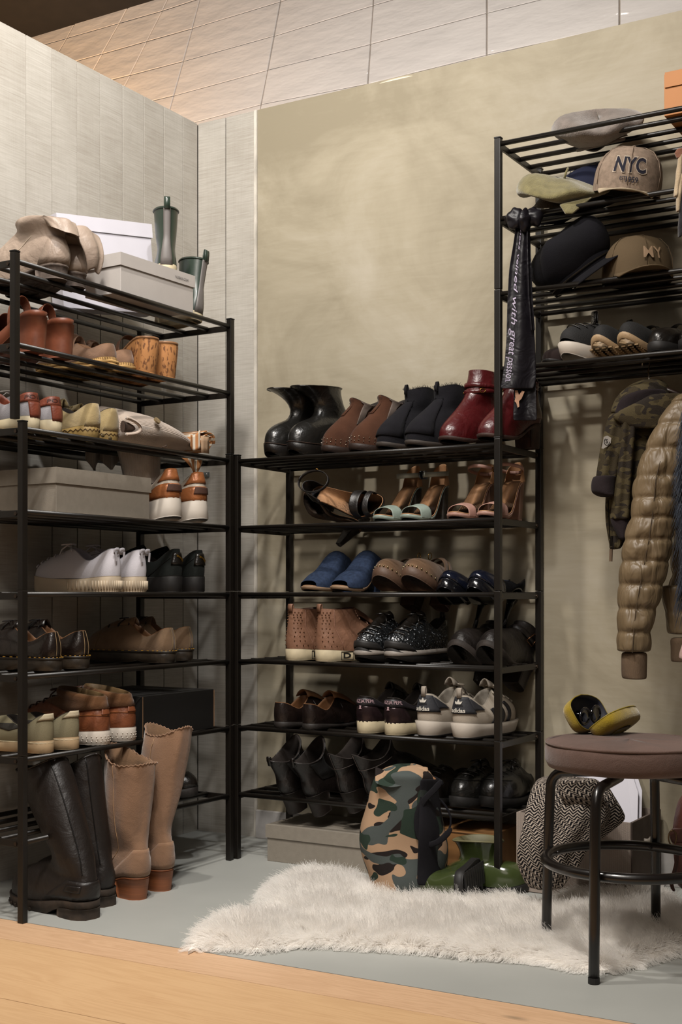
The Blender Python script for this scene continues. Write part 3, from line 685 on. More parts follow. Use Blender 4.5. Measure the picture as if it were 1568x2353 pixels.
# ---- shelf 2: derbies with stitched soles
WELT = mk('yellow_welt_thread', 'b98a2e', .6); DSOLE = mk('smoky_translucent_sole', '3b332a', .4, var=.3, vs=30)
def derby(name, label, group, loc, upm, lin_, rz=LEFT, **k):
    r, s = shoe(name, label, group, loc, rz, L=.28, W=.092, th=.03, toeh=.05, rim=(.092, .068, .105), op=(.02, .52, .58), hw=.74, ext=.007, bulge=.008, **k)
    s.upper(upm, lining=lin_)
    s.mksole(DSOLE, zbot=lambda q: (.006 if .3 < q < .42 else 0) + .01*max(0, (q-.75)/.25)**2, ztop=lambda q: .026, e0=.003, e1=.006)
    s.mksole(mk('dark_welt', '231d17', .5), 'welt', zbot=lambda q: .026, ztop=lambda q: .031, e0=.008, e1=.008)
    for i in range(44):
        t0 = 2*math.pi*i/44; p = [Vector((*s.out(t0 + j*.05, .0068)[:2], .0318)) for j in range(2)]
        MB().tube(p, .0011, 5).build('welt_stitch', WELT, r)
    s.seam([(-.12, .03), (-.1, 1)], mk('tan_thread', '8a7250')); s.seam([(.12, .03), (.1, 1)], mk('tan_thread', '8a7250'))
    s.seam([(2.3, .02), (2.25, .3), (2.6, .55)], mk('tan_thread', '8a7250')); s.seam([(-2.3, .02), (-2.25, .3), (-2.6, .55)], mk('tan_thread', '8a7250'))
    s.laces(mk('dark_lace', '1c1613', .8), 3, v0=.7, v1=.98, dt=.5); s.tongue(upm, .014)
    return r
BBR = leather('brown_black_leather', '1d1511', .25, coat=.35)
r = derby('derby_shoe', 'black leather derby with yellow stitched welt, in front of the left post', 'black leather derbies', onL(133, 2), BBR, TANLIN)
dup(r, onL(197, 2, .03), 'black leather derby with yellow stitched welt, right of the left post')
TSU = suede('tan_brown_suede', '77604a')
r = derby('derby_shoe', 'brown suede derby with yellow stitched welt, shown side on', 'brown suede derbies', onL(398, 2, .015), TSU, TANLIN, rz=LEFT+R(3))
dup(r, onL(438, 2, .05), 'brown suede derby, mostly hidden behind its side-on twin')
# ---- shelf 1: olive slip-ons, rust chukkas
OLV = canvas('olive_canvas', '7e775f'); 
r, s = shoe('slip_on', 'olive canvas slip-on with pale heel tab, in front of the left post', 'olive slip-ons', onL(115, 1, .0), LEFT, L=.265, W=.1, th=.024, toeh=.04, rim=(.09, .06, .082), op=(.0, .52, .64), ts=.004)
s.upper(OLV, lining=DARKLIN); cupsole(s, rubber('dirty_cream_rubber', 'b39a78'), .026); s.seam([(2*math.pi*k/30, .0) for k in range(-14, 15)], CREAMR, r=.0016, n=2)
s.patch('heel_tab', canvas('natural_canvas', 'b3a78e'), [(-.75, .78), (.75, .78), (.4, 1.03), (-.4, 1.03)], n=(10, 4), off=.0016)
s.patch('elastic_gore', mk('dark_elastic', '2b2822'), [(1.6, .6), (2.1, .55), (1.9, .98), (1.5, .98)], off=.001); s.patch('elastic_gore', mk('dark_elastic', '2b2822'), [(-1.6, .6), (-2.1, .55), (-1.9, .98), (-1.5, .98)], off=.001)
dup(r, onL(174, 1, .0), 'olive canvas slip-on with pale heel tab, touching the rust boots')
RUST = leather('rust_leather', '7c4527', .5, var=.2, vs=24); RSU = suede('tobacco_suede', '6b4a30')
r, s = shoe('chukka_boot', 'rust leather chukka with suede collar and white honeycomb sole, left one', 'rust leather chukkas', onL(243, 1, .0), LEFT-R(2), cat='boot', L=.285, W=.096, th=.026, toeh=.05, rim=(.1, .088, .118), op=(.02, .55, .72), hw=.78, bulge=.01, ext=.005,
     shaft=[(.083, .118, .036, .074, .12), (.083, .128, .034, .072, .14)])
s.upper(RUST, lining=mk('tan_knit_lining', '6e5636')); cupsole(s, WHITER, .031)
s.patch('suede_collar', RSU, [(-2.6, .80), (2.6, .80), (2.6, 3.02), (-2.6, 3.02)], n=(26, 6), off=.0035); s.patch('heel_label', RUST, [(-.25, .6), (.25, .6), (.22, .8), (-.22, .8)], off=.002)
s.seam([(-2, .5), (-1, .62), (0, .58), (1, .62), (2, .5)], mk('orange_thread', 'a0602f'))
for k in range(38):
    for j in range(3):
        t = -1.5 + 3*(k + .5*(j % 2))/38; x, y, q = s.out(t, .0045)
        if j == 0: hb = MB()
        MB().ball((x, y, .009 + j*.006), .0016, 6, 4).build('tread_stud', WHITER, r, smooth=True) if k % 2 == 0 else None
s.laces(leather('brown_lace', '4a2a1c'), 5, v0=.5, v1=1.0, r=.002)
dup(r, onL(303, 1, .0), 'rust leather chukka with suede collar and white honeycomb sole, right one by the black box')
# ---- shelf 0 : black shoe behind the tan boots
r, s = shoe('loafer', 'black leather shoe half hidden behind the tall tan boots on the bottom shelf', None, (-2.405, at_x(450, 1800, -2.135).y, shelf_z(0) + TOPB), R(-90), L=.27, W=.098, th=.02, toeh=.045, rim=(.06, .055, .08))
s.upper(BLKL); cupsole(s, mk('dark_rubber_sole', '2a2522'), .02)
s.patch('toe_cap', BLKL, [(2.4, .05), (3.9, .05), (3.6, .5), (2.7, .5)], off=.0012)
# ================================================================== RIGHT RACK SHOES
TH = R(-17)
def outR(u, k, L, dy=.006, dz=0, th=None):
    th = TH if th is None else th
    p = at_y(u, 1000, RYF + dy); return (p.x - math.sin(th) * L, p.y + L * math.cos(th), shelf_z(k) + TOPB + dz)
# ---- top shelf: black platform ankle boots
GLB = leather('glossy_black_leather', '1b1a18', .3, coat=.25, wr=.3)
r, s = shoe('platform_boot', 'black leather platform ankle boot with folded collar, leftmost on the beige wall rack', 'black platform ankle boots', outR(612, 5, .225), OUTW+TH, cat='boot',
    L=.225, W=.088, hh=.07, pl=.026, th=.006, toeh=.05, rim=(.13, .12, .115), op=(.02, .62, .72), bulge=.005, wrk=.0015,
    shaft=[(.076, .145, .034, .048, .0), (.09, .168, .036, .054, .05), (.112, .186, .039, .068, .0), (.128, .198, .043, .086, -.05)])
s.upper(GLB, lining=DARKLIN); s.mksole(mk('dark_platform', '15110e', .4), 'platform', zbot=lambda q: (s.zf(q) - .026 if q > .45 else s.zf(q)-.001) + .012*max(0, (q-.8)/.2)**2, e0=.0, e1=.003); s.mkheel(mk('dark_platform', '15110e'), .3, .8, e=.002)
s.seam([(-1.3, .1), (-1.35, 1), (-1.3, 4.9)], metalm('zip_teeth', '7d6d55', .4), r=.0013, name='zip')
s.seam([(2*math.pi*k/30, .02) for k in range(2, 29)], mk('brown_welt', '3a2519'), r=.0011, n=2)
s.seam([(2*math.pi*k/30, 4.98) for k in range(31)], BLKL, r=.0018, n=2, name='collar_edge')
dup(r, outR(665, 5, .225), 'black leather platform ankle boot with flared collar, second on the beige wall rack')
BRS = suede('chestnut_suede', '4c3022')
r, s = shoe('chelsea_boot', 'brown suede heeled chelsea boot with tiny studs, left one', 'brown studded chelsea boots', outR(745, 5, .22), OUTW+TH, cat='boot',
    L=.22, W=.09, hh=.07, pl=.012, th=.005, toeh=.042, rim=(.13, .125, .12), op=(.02, .62, .66), bulge=.005,
    shaft=[(.065, .142, .03, .046, .05, 0), (.066, .152, .031, .052, .02, 0, .009)])
s.upper(BRS, lining=DARKLIN); s.mksole(mk('dark_brown_sole', '2b1c15'), zbot=lambda q: max(s.zf(q)-.012 if q > .4 else s.zf(q), 0)); s.mkheel(BRS, .28, .82)
for sg in (-1, 1): s.patch('elastic_gore', mk('grey_elastic', '6d6058', .8), [(sg*1.75, .66), (sg*2.0, .66), (sg*2.35, 2.98), (sg*1.35, 2.98)], off=.002)
s.patch('pull_tab', BRS, [(2.95, .9), (3.3, .9), (3.3, 3.1), (2.95, 3.1)], off=.0018)
STUD = metalm('silver_stud', 'b8b0a0', .25)
for k in range(15):
    for j in range(2):
        p = s.Sn(math.pi - 1.35 + 2.7*k/14, .06 + .09*j + (.03 if k % 2 else 0), .0005); MB().ball(p, .0016, 6, 4).build('stud', STUD, r, smooth=True)
dup(r, outR(808, 5, .22), 'brown suede heeled chelsea boot with tiny studs, right one')
FRAY = suede('black_nubuck', '1c1b1f')
r, s = shoe('frayed_boot', 'black denim ankle boot with frayed edges, left one', 'black frayed ankle boots', outR(872, 5, .225), OUTW+TH, cat='boot',
    L=.225, W=.09, hh=.03, pl=.004, th=.012, toeh=.045, rim=(.11, .115, .12), op=(.02, .62, .7), bulge=.005, wrk=.0012,
    shaft=[(.068, .135, .034, .046, .05), (.068, .152, .035, .05, .1), (.068, .171, .035, .05, .08, 0, -.006)])
s.upper(FRAY); s.mksole(mk('grey_brown_sole', '3e3630', .7)); s.mkheel(mk('grey_brown_sole', '3e3630'), .28, .92)
s.patch('front_panel', FRAY, [(math.pi-1.0, .15), (math.pi+1.0, .15), (math.pi+.5, 1.9), (math.pi-.5, 1.9)], n=(14, 12), off=.0022)
fr = MB(); rnd = random.Random(5)
def fringe(P, nrm, mat, l=.006, n=60, name='frayed_edge'):
    m = MB()
    for i in range(n):
        f = i / n * (len(P) - 1); a = P[int(f)].lerp(P[int(f)+1], f % 1); d = Vector((rnd.uniform(-1,1), rnd.uniform(-1,1), rnd.uniform(.3,1.6))).normalized()
        m.tube([a, a + d * l * rnd.uniform(.5, 1.2)], [.0007, .0003], 4)
    o = m.build(name, mat, r); o['kind'] = 'stuff'
fringe([s.S(2*math.pi*k/40, 4) for k in range(41)], 1, FRAY, .008, 110)
fringe([s.Sn(math.pi-1.0+.5*k/12, .15+1.75*k/12, .002) for k in range(13)] + [s.Sn(math.pi-.5+1.0*k/12, 1.9, .002) for k in range(13)] + [s.Sn(math.pi+.5+.5*k/12, 1.9-1.75*k/12, .002) for k in range(13)], 1, FRAY, .006, 110)
s.seam([(math.pi+.85, .3), (math.pi+.55, 1.4), (math.pi+.35, 1.75)], mk('grey_thread', '4c4850'))
s.loop(math.pi*.98, 3.6, FRAY, .02)
dup(r, outR(938, 5, .225), 'black denim ankle boot with frayed edges, right one beside the red boots')
REDL = leather('oxblood_leather', '4a1013', .36, coat=.15, wr=.35)
r, s = shoe('ankle_boot', 'oxblood red leather ankle boot with wrapped strap, fully in view', 'oxblood ankle boots', outR(1018, 5, .22), OUTW+TH, cat='boot',
    L=.22, W=.096, hh=.045, pl=.01, th=.01, toeh=.034, rim=(.12, .12, .125), op=(.02, .62, .68), bulge=.006, wrk=.001,
    shaft=[(.068, .145, .037, .05, .03), (.066, .17, .037, .05, .03), (.066, .185, .033, .044, .03), (.066, .206, .031, .041, .05)])
s.upper(REDL, lining=mk('greige_lining', '7b6b5f')); s.mksole(mk('stacked_sole', '3d2720', .7, var=.3, vs=60)); s.mkheel(mk('stacked_sole', '3d2720'), .28, .9)
GB = mk('greige_leather', '75655a', .5)
s.patch('back_panel', GB, [(-1.1, .2), (1.1, .2), (.9, 3.6), (-.9, 3.6)], n=(14, 14), off=.0018)
for vz, tl in ((2.3, .2), (2.75, -.1)):
    P = [s.Sn(2*math.pi*k/28, vz + tl*math.cos(2*math.pi*k/28), .0025) for k in range(29)]
    def st(a, b, P=P): 
        i = min(27, int(a*28)); f = a*28 - i; return P[i].lerp(P[i+1], f) + Vector((0, 0, (b-.5)*.012))
    sheet(st, 29, 3, 'strap', REDL, r, thick=.002)
MB().tube([s.Sn(math.pi+.9 + .14*math.cos(a), 2.2 + .22*math.sin(a), .005) for a in [2*math.pi*k/12 for k in range(12)]], .0011, 6, closed=True).build('buckle', metalm('gold_buckle', 'b58e4a', .25), r, smooth=True)
MB().ball(s.Sn(math.pi-.9, 2.2, .004), .0035, 8, 6).build('strap_stud', metalm('gold_buckle', 'b58e4a'), r, smooth=True)
dup(r, outR(1106, 5, .22), 'oxblood red leather ankle boot with wrapped strap, half behind the black post')
# ---- shelf 4: sandals
TH = R(-4)
def sandal(name, label, group, loc, strapm, heelm, rz=OUTW, foot='bd8d64', L=.205, hh=.092, ank=True, rx=0, ry=0, foot_m=None, plate=.006, cat='shoe', ry2=0):
    r, s = shoe(name, label, group, loc, rz, rx, ry, cat=cat, L=L, W=.088, hh=hh, pl=plate, th=.004, rt=.35)
    s.mksole(heelm, 'sole', zbot=lambda q: max(0, s.zf(q) - .006) if q > .3 else s.zf(q)-.004, e0=-.001, e1=.001)
    s.mksole(foot_m or leather('tan_footbed', foot, .65, wr=0), 'footbed', zbot=lambda q: s.zf(q)+.004, ztop=lambda q: s.zf(q)+.0065, e0=-.0015, e1=-.0015)
    return r, s
def heelcup(s, mat, h=.06, t0=.9, name='heel_cup', out=.002):
    def f(a, b):
        t = lerp(-t0, t0, a); x, y, q = s.out(t, out); hh = h * (math.cos((a-.5)*math.pi) ** .5 if 0 < a < 1 else 0.05)
        return Vector((x * lerp(1, .82, b), y + .006*b*math.cos(t), s.zf(q) + s.th + hh * b))
    return sheet(f, 15, 7, name, mat, s.root, thick=.0022, sub=1)
def anklestrap(s, mat, cz, cy, rx, ry, w=.009, tilt=0, buck='gold_buckle', part='ankle_strap'):
    def f(a, b):
        t = 2*math.pi*a; return Vector((math.sin(t)*rx, cy - math.cos(t)*ry, cz + (b-.5)*w + tilt*math.cos(t)*ry))
    sheet(f, 33, 3, part, mat, s.root, thick=.0018)
    c = Vector((-rx - .001, cy, cz))
    MB().tube([c + Vector((-.001, .006*math.cos(a), .007*math.sin(a))) for a in [2*math.pi*k/10 for k in range(10)]], .0011, 5, closed=True).build('buckle', metalm(buck, 'b58e4a', .25), s.root, smooth=True)
MINT = leather('mint_leather', '93a096', .45, wr=.1); MHEEL = mk('speckled_grey_heel', '4a4540', .5, var=.3, vs=70)
r, s = sandal('heeled_sandal', 'pale mint sandal on a tall grey block heel, left one', 'mint heeled sandals', outR(868, 4, .205), MINT, MINT, rz=OUTW+TH)
s.mkheel(MHEEL, .24, .8, e=.0); heelcup(s, leather('tan_footbed', 'bd8d64'), .062); band(s, 'toe_strap', MINT, .66, .86, .036, .026)
anklestrap(s, mk('clear_strap', 'a9aca0', .4), .132, .045, .032, .04, .013, .1)
MB().tube([(-.034, .04, .132), (-.038, .04, .132)], .012, 16).build('round_buckle', metalm('silver_blue_disc', '8a98a8', .3), r, smooth=False)
dup(r, outR(930, 4, .205), 'pale mint sandal on a tall grey block heel, right one', )
NUDE = leather('nude_leather', 'b0887a', .5, wr=.1)
r, s = sandal('heeled_sandal', 'nude pink sandal with ankle strap and block heel, left one', 'nude heeled sandals', outR(1040, 4, .205), NUDE, NUDE, rz=OUTW+TH)
s.mkheel(leather('nude_heel', '8b6a5b', .45), .24, .75); heelcup(s, leather('tan_footbed', 'bd8d64'), .055); band(s, 'toe_strap', NUDE, .68, .84, .034, .026)
anklestrap(s, NUDE, .136, .05, .034, .04, .009, -.2)
dup(r, outR(1108, 4, .205), 'nude pink sandal with ankle strap and block heel, right one cut by the black post')
BST = leather('black_strap_leather', '1a1614', .4)
p0 = at_y(725, 1190, RYF + .03)
r, s = sandal('strappy_sandal', 'black strappy sandal tipped up so its round grey sole faces out, at the left', 'black strappy sandals', (p0.x+.015, RYF+.15, shelf_z(4) - .062), BST, BST, rz=OUTW-R(20), rx=R(50), foot='5e4c40', hh=.075)
s.mksole(mk('worn_sole', '5b4a3c', .8, var=.25, vs=40), 'outsole', zbot=lambda q: s.zf(q)-.009, ztop=lambda q: s.zf(q)-.003, e0=.0, e1=.001)
s.mkheel(BST, .17, .4); heelcup(s, BST, .05); band(s, 'toe_strap', BST, .6, .76, .04, .034); anklestrap(s, BST, .14, .05, .034, .042, .008, .2)
p0 = at_y(806, 1190, RYF + .03)
r, s = sandal('strappy_sandal', 'black strappy sandal lying on its side beside the mint pair', 'black strappy sandals', (p0.x-.115, RYF+.10, shelf_z(4)+.052), BST, BST, rz=R(-98), rx=R(0), ry=R(62), foot='8d8378', hh=.07)
s.mkheel(BST, .17, .4); heelcup(s, BST, .05); band(s, 'toe_strap', BST, .58, .7, .042, .036); band(s, 'toe_strap', BST, .76, .84, .034, .028); anklestrap(s, BST, .138, .05, .034, .044, .008, .2)
TH = R(-6)
# ---- shelf 3: blue mules, studded clogs, navy pumps
BLUD = canvas('blue_denim', '2b3850', vs=120, var=.2)
r, s = shoe('denim_mule', 'blue denim peep-toe mule, left one', 'blue denim mules', outR(704, 3, .2, .0), OUTW+TH, L=.2, W=.098, hh=.055, pl=.004, th=.008, rt=.35)
s.mksole(mk('nude_sole_edge', '9a8066', .6), zbot=lambda q: max(0, s.zf(q)-.002)); s.mkheel(BLUD, .28, .8)
s.mksole(leather('tan_footbed', 'bd8d64'), 'footbed', zbot=lambda q: s.zf(q)+.008, ztop=lambda q: s.zf(q)+.0095, e0=-.002, e1=-.002)
def mule(a, b):
    q = lerp(.08, .93, b); ang = math.pi * a; hw_ = s.hwid(q) * 1.05; h = interp([(0, .036), (.32, .072), (.65, .052), (1, .02)], b) * (1 if b < .9 else 1)
    ys = q * s.L; return Vector((-math.cos(ang) * hw_ * lerp(.9, 1, min(1, b*2.5)) + .004, ys, s.zf(q) + s.th - .004 + h * math.sin(ang) ** .42))
sheet(mule, 18, 12, 'vamp', BLUD, r, thick=.0026, sub=1)
dup(r, outR(770, 3, .2, .0), 'blue denim peep-toe mule, right one beside the studded clogs')
CAML = suede('camel_suede', '7a5f48')
r, s = shoe('studded_clog', 'camel suede clog with brass studs, sole tipped to the front, left one', 'studded camel clogs', outR(855, 3, .22, .012, -.058), OUTW+TH, R(26), L=.22, W=.098, hh=.055, pl=.02, th=.006, toeh=.04, rim=(.1, .09, .092), op=(.1, .55, .7))
s.upper(CAML, lining=TANLIN); s.mksole(mk('brown_wood_sole', '5e4636', .6, var=.2, vs=20), zbot=lambda q: max(0, s.zf(q)-.018) if q > .42 else s.zf(q)); s.mkheel(mk('dark_wood_heel', '3a241a', .6), .26, .85)
for k in range(19):
    p = s.Sn(math.pi - 1.75 + 3.5*k/18, .04, .0008); MB().ball(p, .0026, 7, 5).build('stud', metalm('brass_stud', 'a89a78', .3), r, smooth=True)
band(s, 'instep_strap', CAML, .42, .5, .075, .075, 1.0); band(s, 'instep_strap', CAML, .3, .37, .06, .066, 1.0)
MB().tube([(-.028 , .1 + .008*math.cos(a), .125 + .01*math.sin(a)) for a in [2*math.pi*k/12 for k in range(12)]], .0012, 5, closed=True).build('buckle', metalm('gold_buckle', 'b58e4a'), r, smooth=True)
dup(r, outR(921, 3, .22, .012, -.058), 'camel suede clog with brass studs, sole tipped to the front, right one')
NAVP = leather('navy_patent', '141826', .12, coat=.8, wr=0); NSU = suede('navy_suede', '15171f')
r, s = shoe('stiletto_pump', 'navy patent toe pump with its heel poking through the bars, left one', 'navy stiletto pumps', outR(998, 3, .215, .012, -.105), OUTW+TH, R(32), L=.215, W=.094, hh=.09, pl=.022, th=.004, toeh=.036, rim=(.16, .105, .075), op=(.0, .68, .8), rt=.38)
s.upper(NSU, lining=DARKLIN); s.mksole(mk('black_patent_sole', '101014', .2, coat=.6), zbot=lambda q: max(0, s.zf(q)-.022) if q > .5 else s.zf(q)-.002, e1=.001)
s.patch('toe_cap', NAVP, [(math.pi-1.5, .03), (math.pi+1.5, .03), (math.pi+.9, .96), (math.pi-.9, .96)], n=(20, 10), off=.0014)
s.seam([(math.pi-1.2+2.4*k/16, .97) for k in range(17)], mk('blue_piping', '3c4a66', .4), r=.0014, n=2, name='piping')
MB().tube([(0, .014, .092), (0, .018, .06), (0, .016, .03), (0, .014, 0)], [.016, .008, .0055, .006], 12).build('heel', mk('black_patent_sole', '101014'), r, smooth=True)
dup(r, outR(1066, 3, .215, .012, -.105), 'navy patent toe pump with its heel poking through the bars, right one by the post')
# ---- shelf 2: pink high tops, glitter trainers, buckle boots
PINKL = leather('dusty_pink_leather', '86604a', .6, wr=.3)
r, s = shoe('high_top_trainer', 'dusty pink high-top trainer with studded heel facing out, left one', 'dusty pink high-tops', onR(667, 2, .0), IN-R(8), L=.26, W=.1, th=.024, toeh=.045, rim=(.095, .09, .11), op=(.0, .54, .72), hw=.72,
    shaft=[(.062, .125, .034, .062, .06), (.06, .142, .033, .058, .02, 0, .002)], ext=.005)
s.upper(PINKL, lining=mk('brown_lining', '5a3d2e')); cupsole(s, CREAMR, .028)
for t0 in (-.55, -.3, .3, .55, .75):
    for k in range(11): MB().ball(s.Sn(t0 + .05*math.sin(k*2), .05 + k*.17 if k < 6 else 1 + (k-5)*.3, .0006), .0018, 6, 4).build('stud', metalm('bronze_stud', '6a4a34', .4), r, smooth=True)
s.laces(mk('pink_lace', 'b08a74', .8), 6, v0=.45, v1=2.6, r=.0018, bow=False); s.tongue(PINKL, .035)
s.loop(.0, 2.9, PINKL, .014, .016)
s.seam([(1.0, .05), (1.0, 2.9)], mk('pink_thread', 'a87c68')); s.seam([(-1.0, .05), (-1.0, 2.9)], mk('pink_thread', 'a87c68'))
dp = lettering('D', lambda x, y: Vector((.0, 0, 0)) + Vector((s.out(1.08 + x*.3, .0058)[0], s.out(1.08 + x*.3, .0058)[1], .0145 + y*.02)), mk('black_print', '141210', .6, bump=0), r, 'sole_letter', bold=.03)
P = [Vector((*s.out(1.08 + a*.16, .0057)[:2], .0145 + b*.011)) for a, b in ((-1,-1),(1,-1),(1,1),(-1,1))]
MB().tube(P, .0012, 4, closed=True).build('sole_badge_frame', mk('black_print', '141210'), r)
dup(r, onR(733, 2, -.004), 'dusty pink high-top trainer turned sideways with square sole badge, right one', rz=R(-19), mirror=False)
GLIT = mk('black_glitter', '141414', .25, var=0, bump=0, spec=.8); nt = GLIT.node_tree; N = nt.nodes; Lk = nt.links.new; b_ = N['Principled BSDF']
vo = N.new('ShaderNodeTexVoronoi'); vo.inputs['Scale'].default_value = 420; tc = [n for n in N if n.type == 'TEX_COORD'][0]; Lk(tc.outputs['Object'], vo.inputs[0])
nm = N.new('ShaderNodeNormalMap') if False else None
rp = N.new('ShaderNodeValToRGB'); Lk(vo.outputs['Color'], rp.inputs[0]); rp.color_ramp.elements[0].position = .7; rp.color_ramp.elements[0].color = (.008,.009,.010,1); rp.color_ramp.elements[1].position = .86; rp.color_ramp.elements[1].color = (.5,.55,.6,1); rp.color_ramp.interpolation = 'CONSTANT'
Lk(rp.outputs[0], b_.inputs['Base Color']); vs_ = N.new('ShaderNodeVectorMath'); vs_.operation = 'MULTIPLY_ADD'; vs_.inputs[1].default_value = (.9,.9,.9); vs_.inputs[2].default_value = (-.45,-.45,-.45); Lk(vo.outputs['Color'], vs_.inputs[0])
ge = N.new('ShaderNodeNewGeometry'); va = N.new('ShaderNodeVectorMath'); Lk(vs_.outputs[0], va.inputs[0]); Lk(ge.outputs['Normal'], va.inputs[1]); vn = N.new('ShaderNodeVectorMath'); vn.operation = 'NORMALIZE'; Lk(va.outputs[0], vn.inputs[0]); Lk(vn.outputs[0], b_.inputs['Normal'])
r, s = shoe('glitter_trainer', 'black glitter running trainer with white sole stripe, left one', 'black glitter trainers', outR(826, 2, .265, .0), OUTW+TH, L=.265, W=.1, th=.03, toeh=.042, rim=(.115, .085, .115), op=(.02, .52, .6), ts=.012)
s.upper(GLIT); s.mksole(BLKR, zbot=lambda q: .014*max(0, (q-.7)/.3)**2, ztop=lambda q: .022 + .02*max(0, (q-.8)/.2)**2); s.mksole(mk('pale_midsole', '9c948c', .5), 'midsole', zbot=lambda q: .02, ztop=lambda q: .034, e0=.004, e1=.002)
s.patch('toe_guard', BLKR, [(math.pi-1.0, 0), (math.pi+1.0, 0), (math.pi+.7, .16), (math.pi-.7, .16)], n=(16, 4), off=.002)
s.laces(BLKL, 6, v0=.4, v1=1.0, r=.0022); s.tongue(BLKL, .02); s.loop(0, .98, BLKL, .022, .012)
dup(r, outR(895, 2, .265, .0), 'black glitter running trainer with white sole stripe, right one')
BKL = leather('matte_black_leather', '1d1714', .5, wr=.4)
r, s = shoe('buckle_boot', 'black heeled ankle boot tipped back with dusty sole showing, left one', 'black buckle ankle boots', outR(1024, 2, .235, .012, -.085), OUTW+TH, R(34), cat='boot', L=.235, W=.1, hh=.05, pl=.008, th=.008, toeh=.045, rim=(.11, .11, .115), op=(.02, .62, .66), wrk=.0014,
    shaft=[(.065, .14, .034, .046, .0), (.06, .16, .035, .048, .1)])
s.upper(BKL); s.mksole(mk('dusty_black_sole', '38302b', .75, var=.25, vs=40), zbot=lambda q: max(0, s.zf(q)-.008) if q > .4 else s.zf(q)); s.mkheel(mk('dark_heel', '231b17', .5), .28, .85)
P = [s.Sn(2*math.pi*k/28, 1.6, .0025) for k in range(29)]
sheet(lambda a, b: P[min(28, int(a*28+.001))] + Vector((0, 0, (b-.5)*.016)), 29, 3, 'strap', BKL, r, thick=.002)
MB().tube([s.Sn(-1.6 + .22*a, 1.6 + .5*b, .005) for a, b in ((-1,-1),(1,-1),(1,1),(-1,1))], .0015, 5, closed=True).build('buckle', metalm('copper_buckle', '9a6a48', .3), r, smooth=True)
dup(r, outR(1092, 2, .235, .012, -.085), 'black heeled ankle boot tipped back with copper buckle showing right of the post', mirror=False)
# ---- shelf 1: loafers, metallic heel trainers, three stripe trainers
SCU = leather('scuffed_dark_leather', '1f1613', .35, var=.25, vs=40)
r, s = shoe('loafer', 'scuffed black loafer with tan lining seen from the heel, left one', 'scuffed black loafers', onR(638, 1, .0), IN-R(6), L=.255, W=.095, th=.012, toeh=.04, rim=(.07, .05, .082), op=(.0, .5, .68), rt=.4)
s.upper(SCU, lining=TANLIN); cupsole(s, mk('dark_rubber_sole', '2a2522'), .013); s.mkheel(mk('dark_rubber_sole', '2a2522'), .26, 1, e=.001); s.tongue(TANLIN, .018, w=.6); band(s, 'penny_strap', SCU, .5, .6, .064, .06)
dup(r, onR(704, 1, -.002), 'scuffed black loafer with tan lining seen from the heel, right one')
PEPE = mk('iridescent_dark_leather', '3a2c2e', .28, metal=.5, var=.3, vs=30); 
r, s = shoe('strap_trainer', 'black trainer with name band and metallic heel, left one', 'black trainers with name band', onR(832, 1, .0), IN-R(6), L=.265, W=.092, th=.026, toeh=.045, rim=(.098, .075, .11), op=(.0, .54, .66), hw=.74, ext=.004)
s.upper(BLKL); cupsole(s, CREAMR, .03); s.seam([(2*math.pi*k/30, .02) for k in range(-14, 15)], mk('sole_line', '8b7d62'), r=.0008, n=2)
s.patch('metallic_heel', PEPE, [(-1.0, .03), (1.0, .03), (.8, .62), (-.8, .62)], n=(12, 8), off=.0014)
s.patch('heel_band', leather('black_band', '201c20', .5), [(-2.0, .62), (2.0, .62), (2.0, .93), (-2.0, .93)], n=(24, 4), off=.003)
PINKP = mk('pale_pink_print', 'c9a8ae', .6, bump=0)
lettering('PATRIZIA PEPE', lambda x, y: s.Sn(x*.22, .79 + y*.2, .0048), PINKP, r, 'brand_lettering')
link('heel_emblem', [s.Sn(x, y, .0048) for x, y in ((-.07, .5), (.07, .5), (.02, .56), (.05, .62), (-.05, .62), (-.02, .56))], [(0,1,2,5),(2,3,4,5)], PINKP, r, False)
s.tongue(BLKL, .02); s.laces(BLKL, 4, bow=False)
dup(r, onR(896, 1, -.004), 'black trainer with name band and metallic heel, right one beside the white trainers', mirror=False)
ADW = canvas('offwhite_mesh', 'b5aa9b', bs=900, bump=.6); ADB = mk('charcoal_panel', '2a2b30', .7)
r, s = shoe('striped_trainer', 'off-white trainer with charcoal heel panel and white lettering, left one', 'off-white three stripe trainers', onR(973, 1, .0), IN-R(4), L=.275, W=.102, th=.034, toeh=.045, rim=(.112, .082, .118), op=(.02, .54, .62), hw=.72, ts=.01, bulge=.009)
s.upper(ADW, lining=mk('grey_lining', '8c8478'))
s.mksole(WHITER, zbot=lambda q: .004 + .01*max(0, (q-.75)/.25)**2, ztop=lambda q: .036 + .008*max(0, (.3-q)/.3) , e0=.001, e1=.010)
s.mksole(BLKR, 'outsole', zbot=lambda q: .0 + .01*max(0, (q-.75)/.25)**2, ztop=lambda q: .005 + .01*max(0, (q-.75)/.25)**2, e0=-.002, e1=.001)
s.patch('heel_panel', ADB, [(-.75, .36), (.75, .36), (.55, .94), (-.55, .94)], n=(12, 7), off=.002); s.patch('side_wing', ADB, [(.7, .46), (1.25, .62), (1.2, .78), (.55, .92)], n=(7, 6), off=.0021); s.patch('side_wing', ADB, [(-.7, .46), (-1.25, .62), (-1.2, .78), (-.55, .92)], n=(7, 6), off=.0021)
WP = mk('white_print', 'd8d2c6', .6, bump=0)
lettering('adidas', lambda x, y: s.Sn(x*.24, .46 + y*.19, .0045), WP, r, 'brand_lettering', bold=.02)
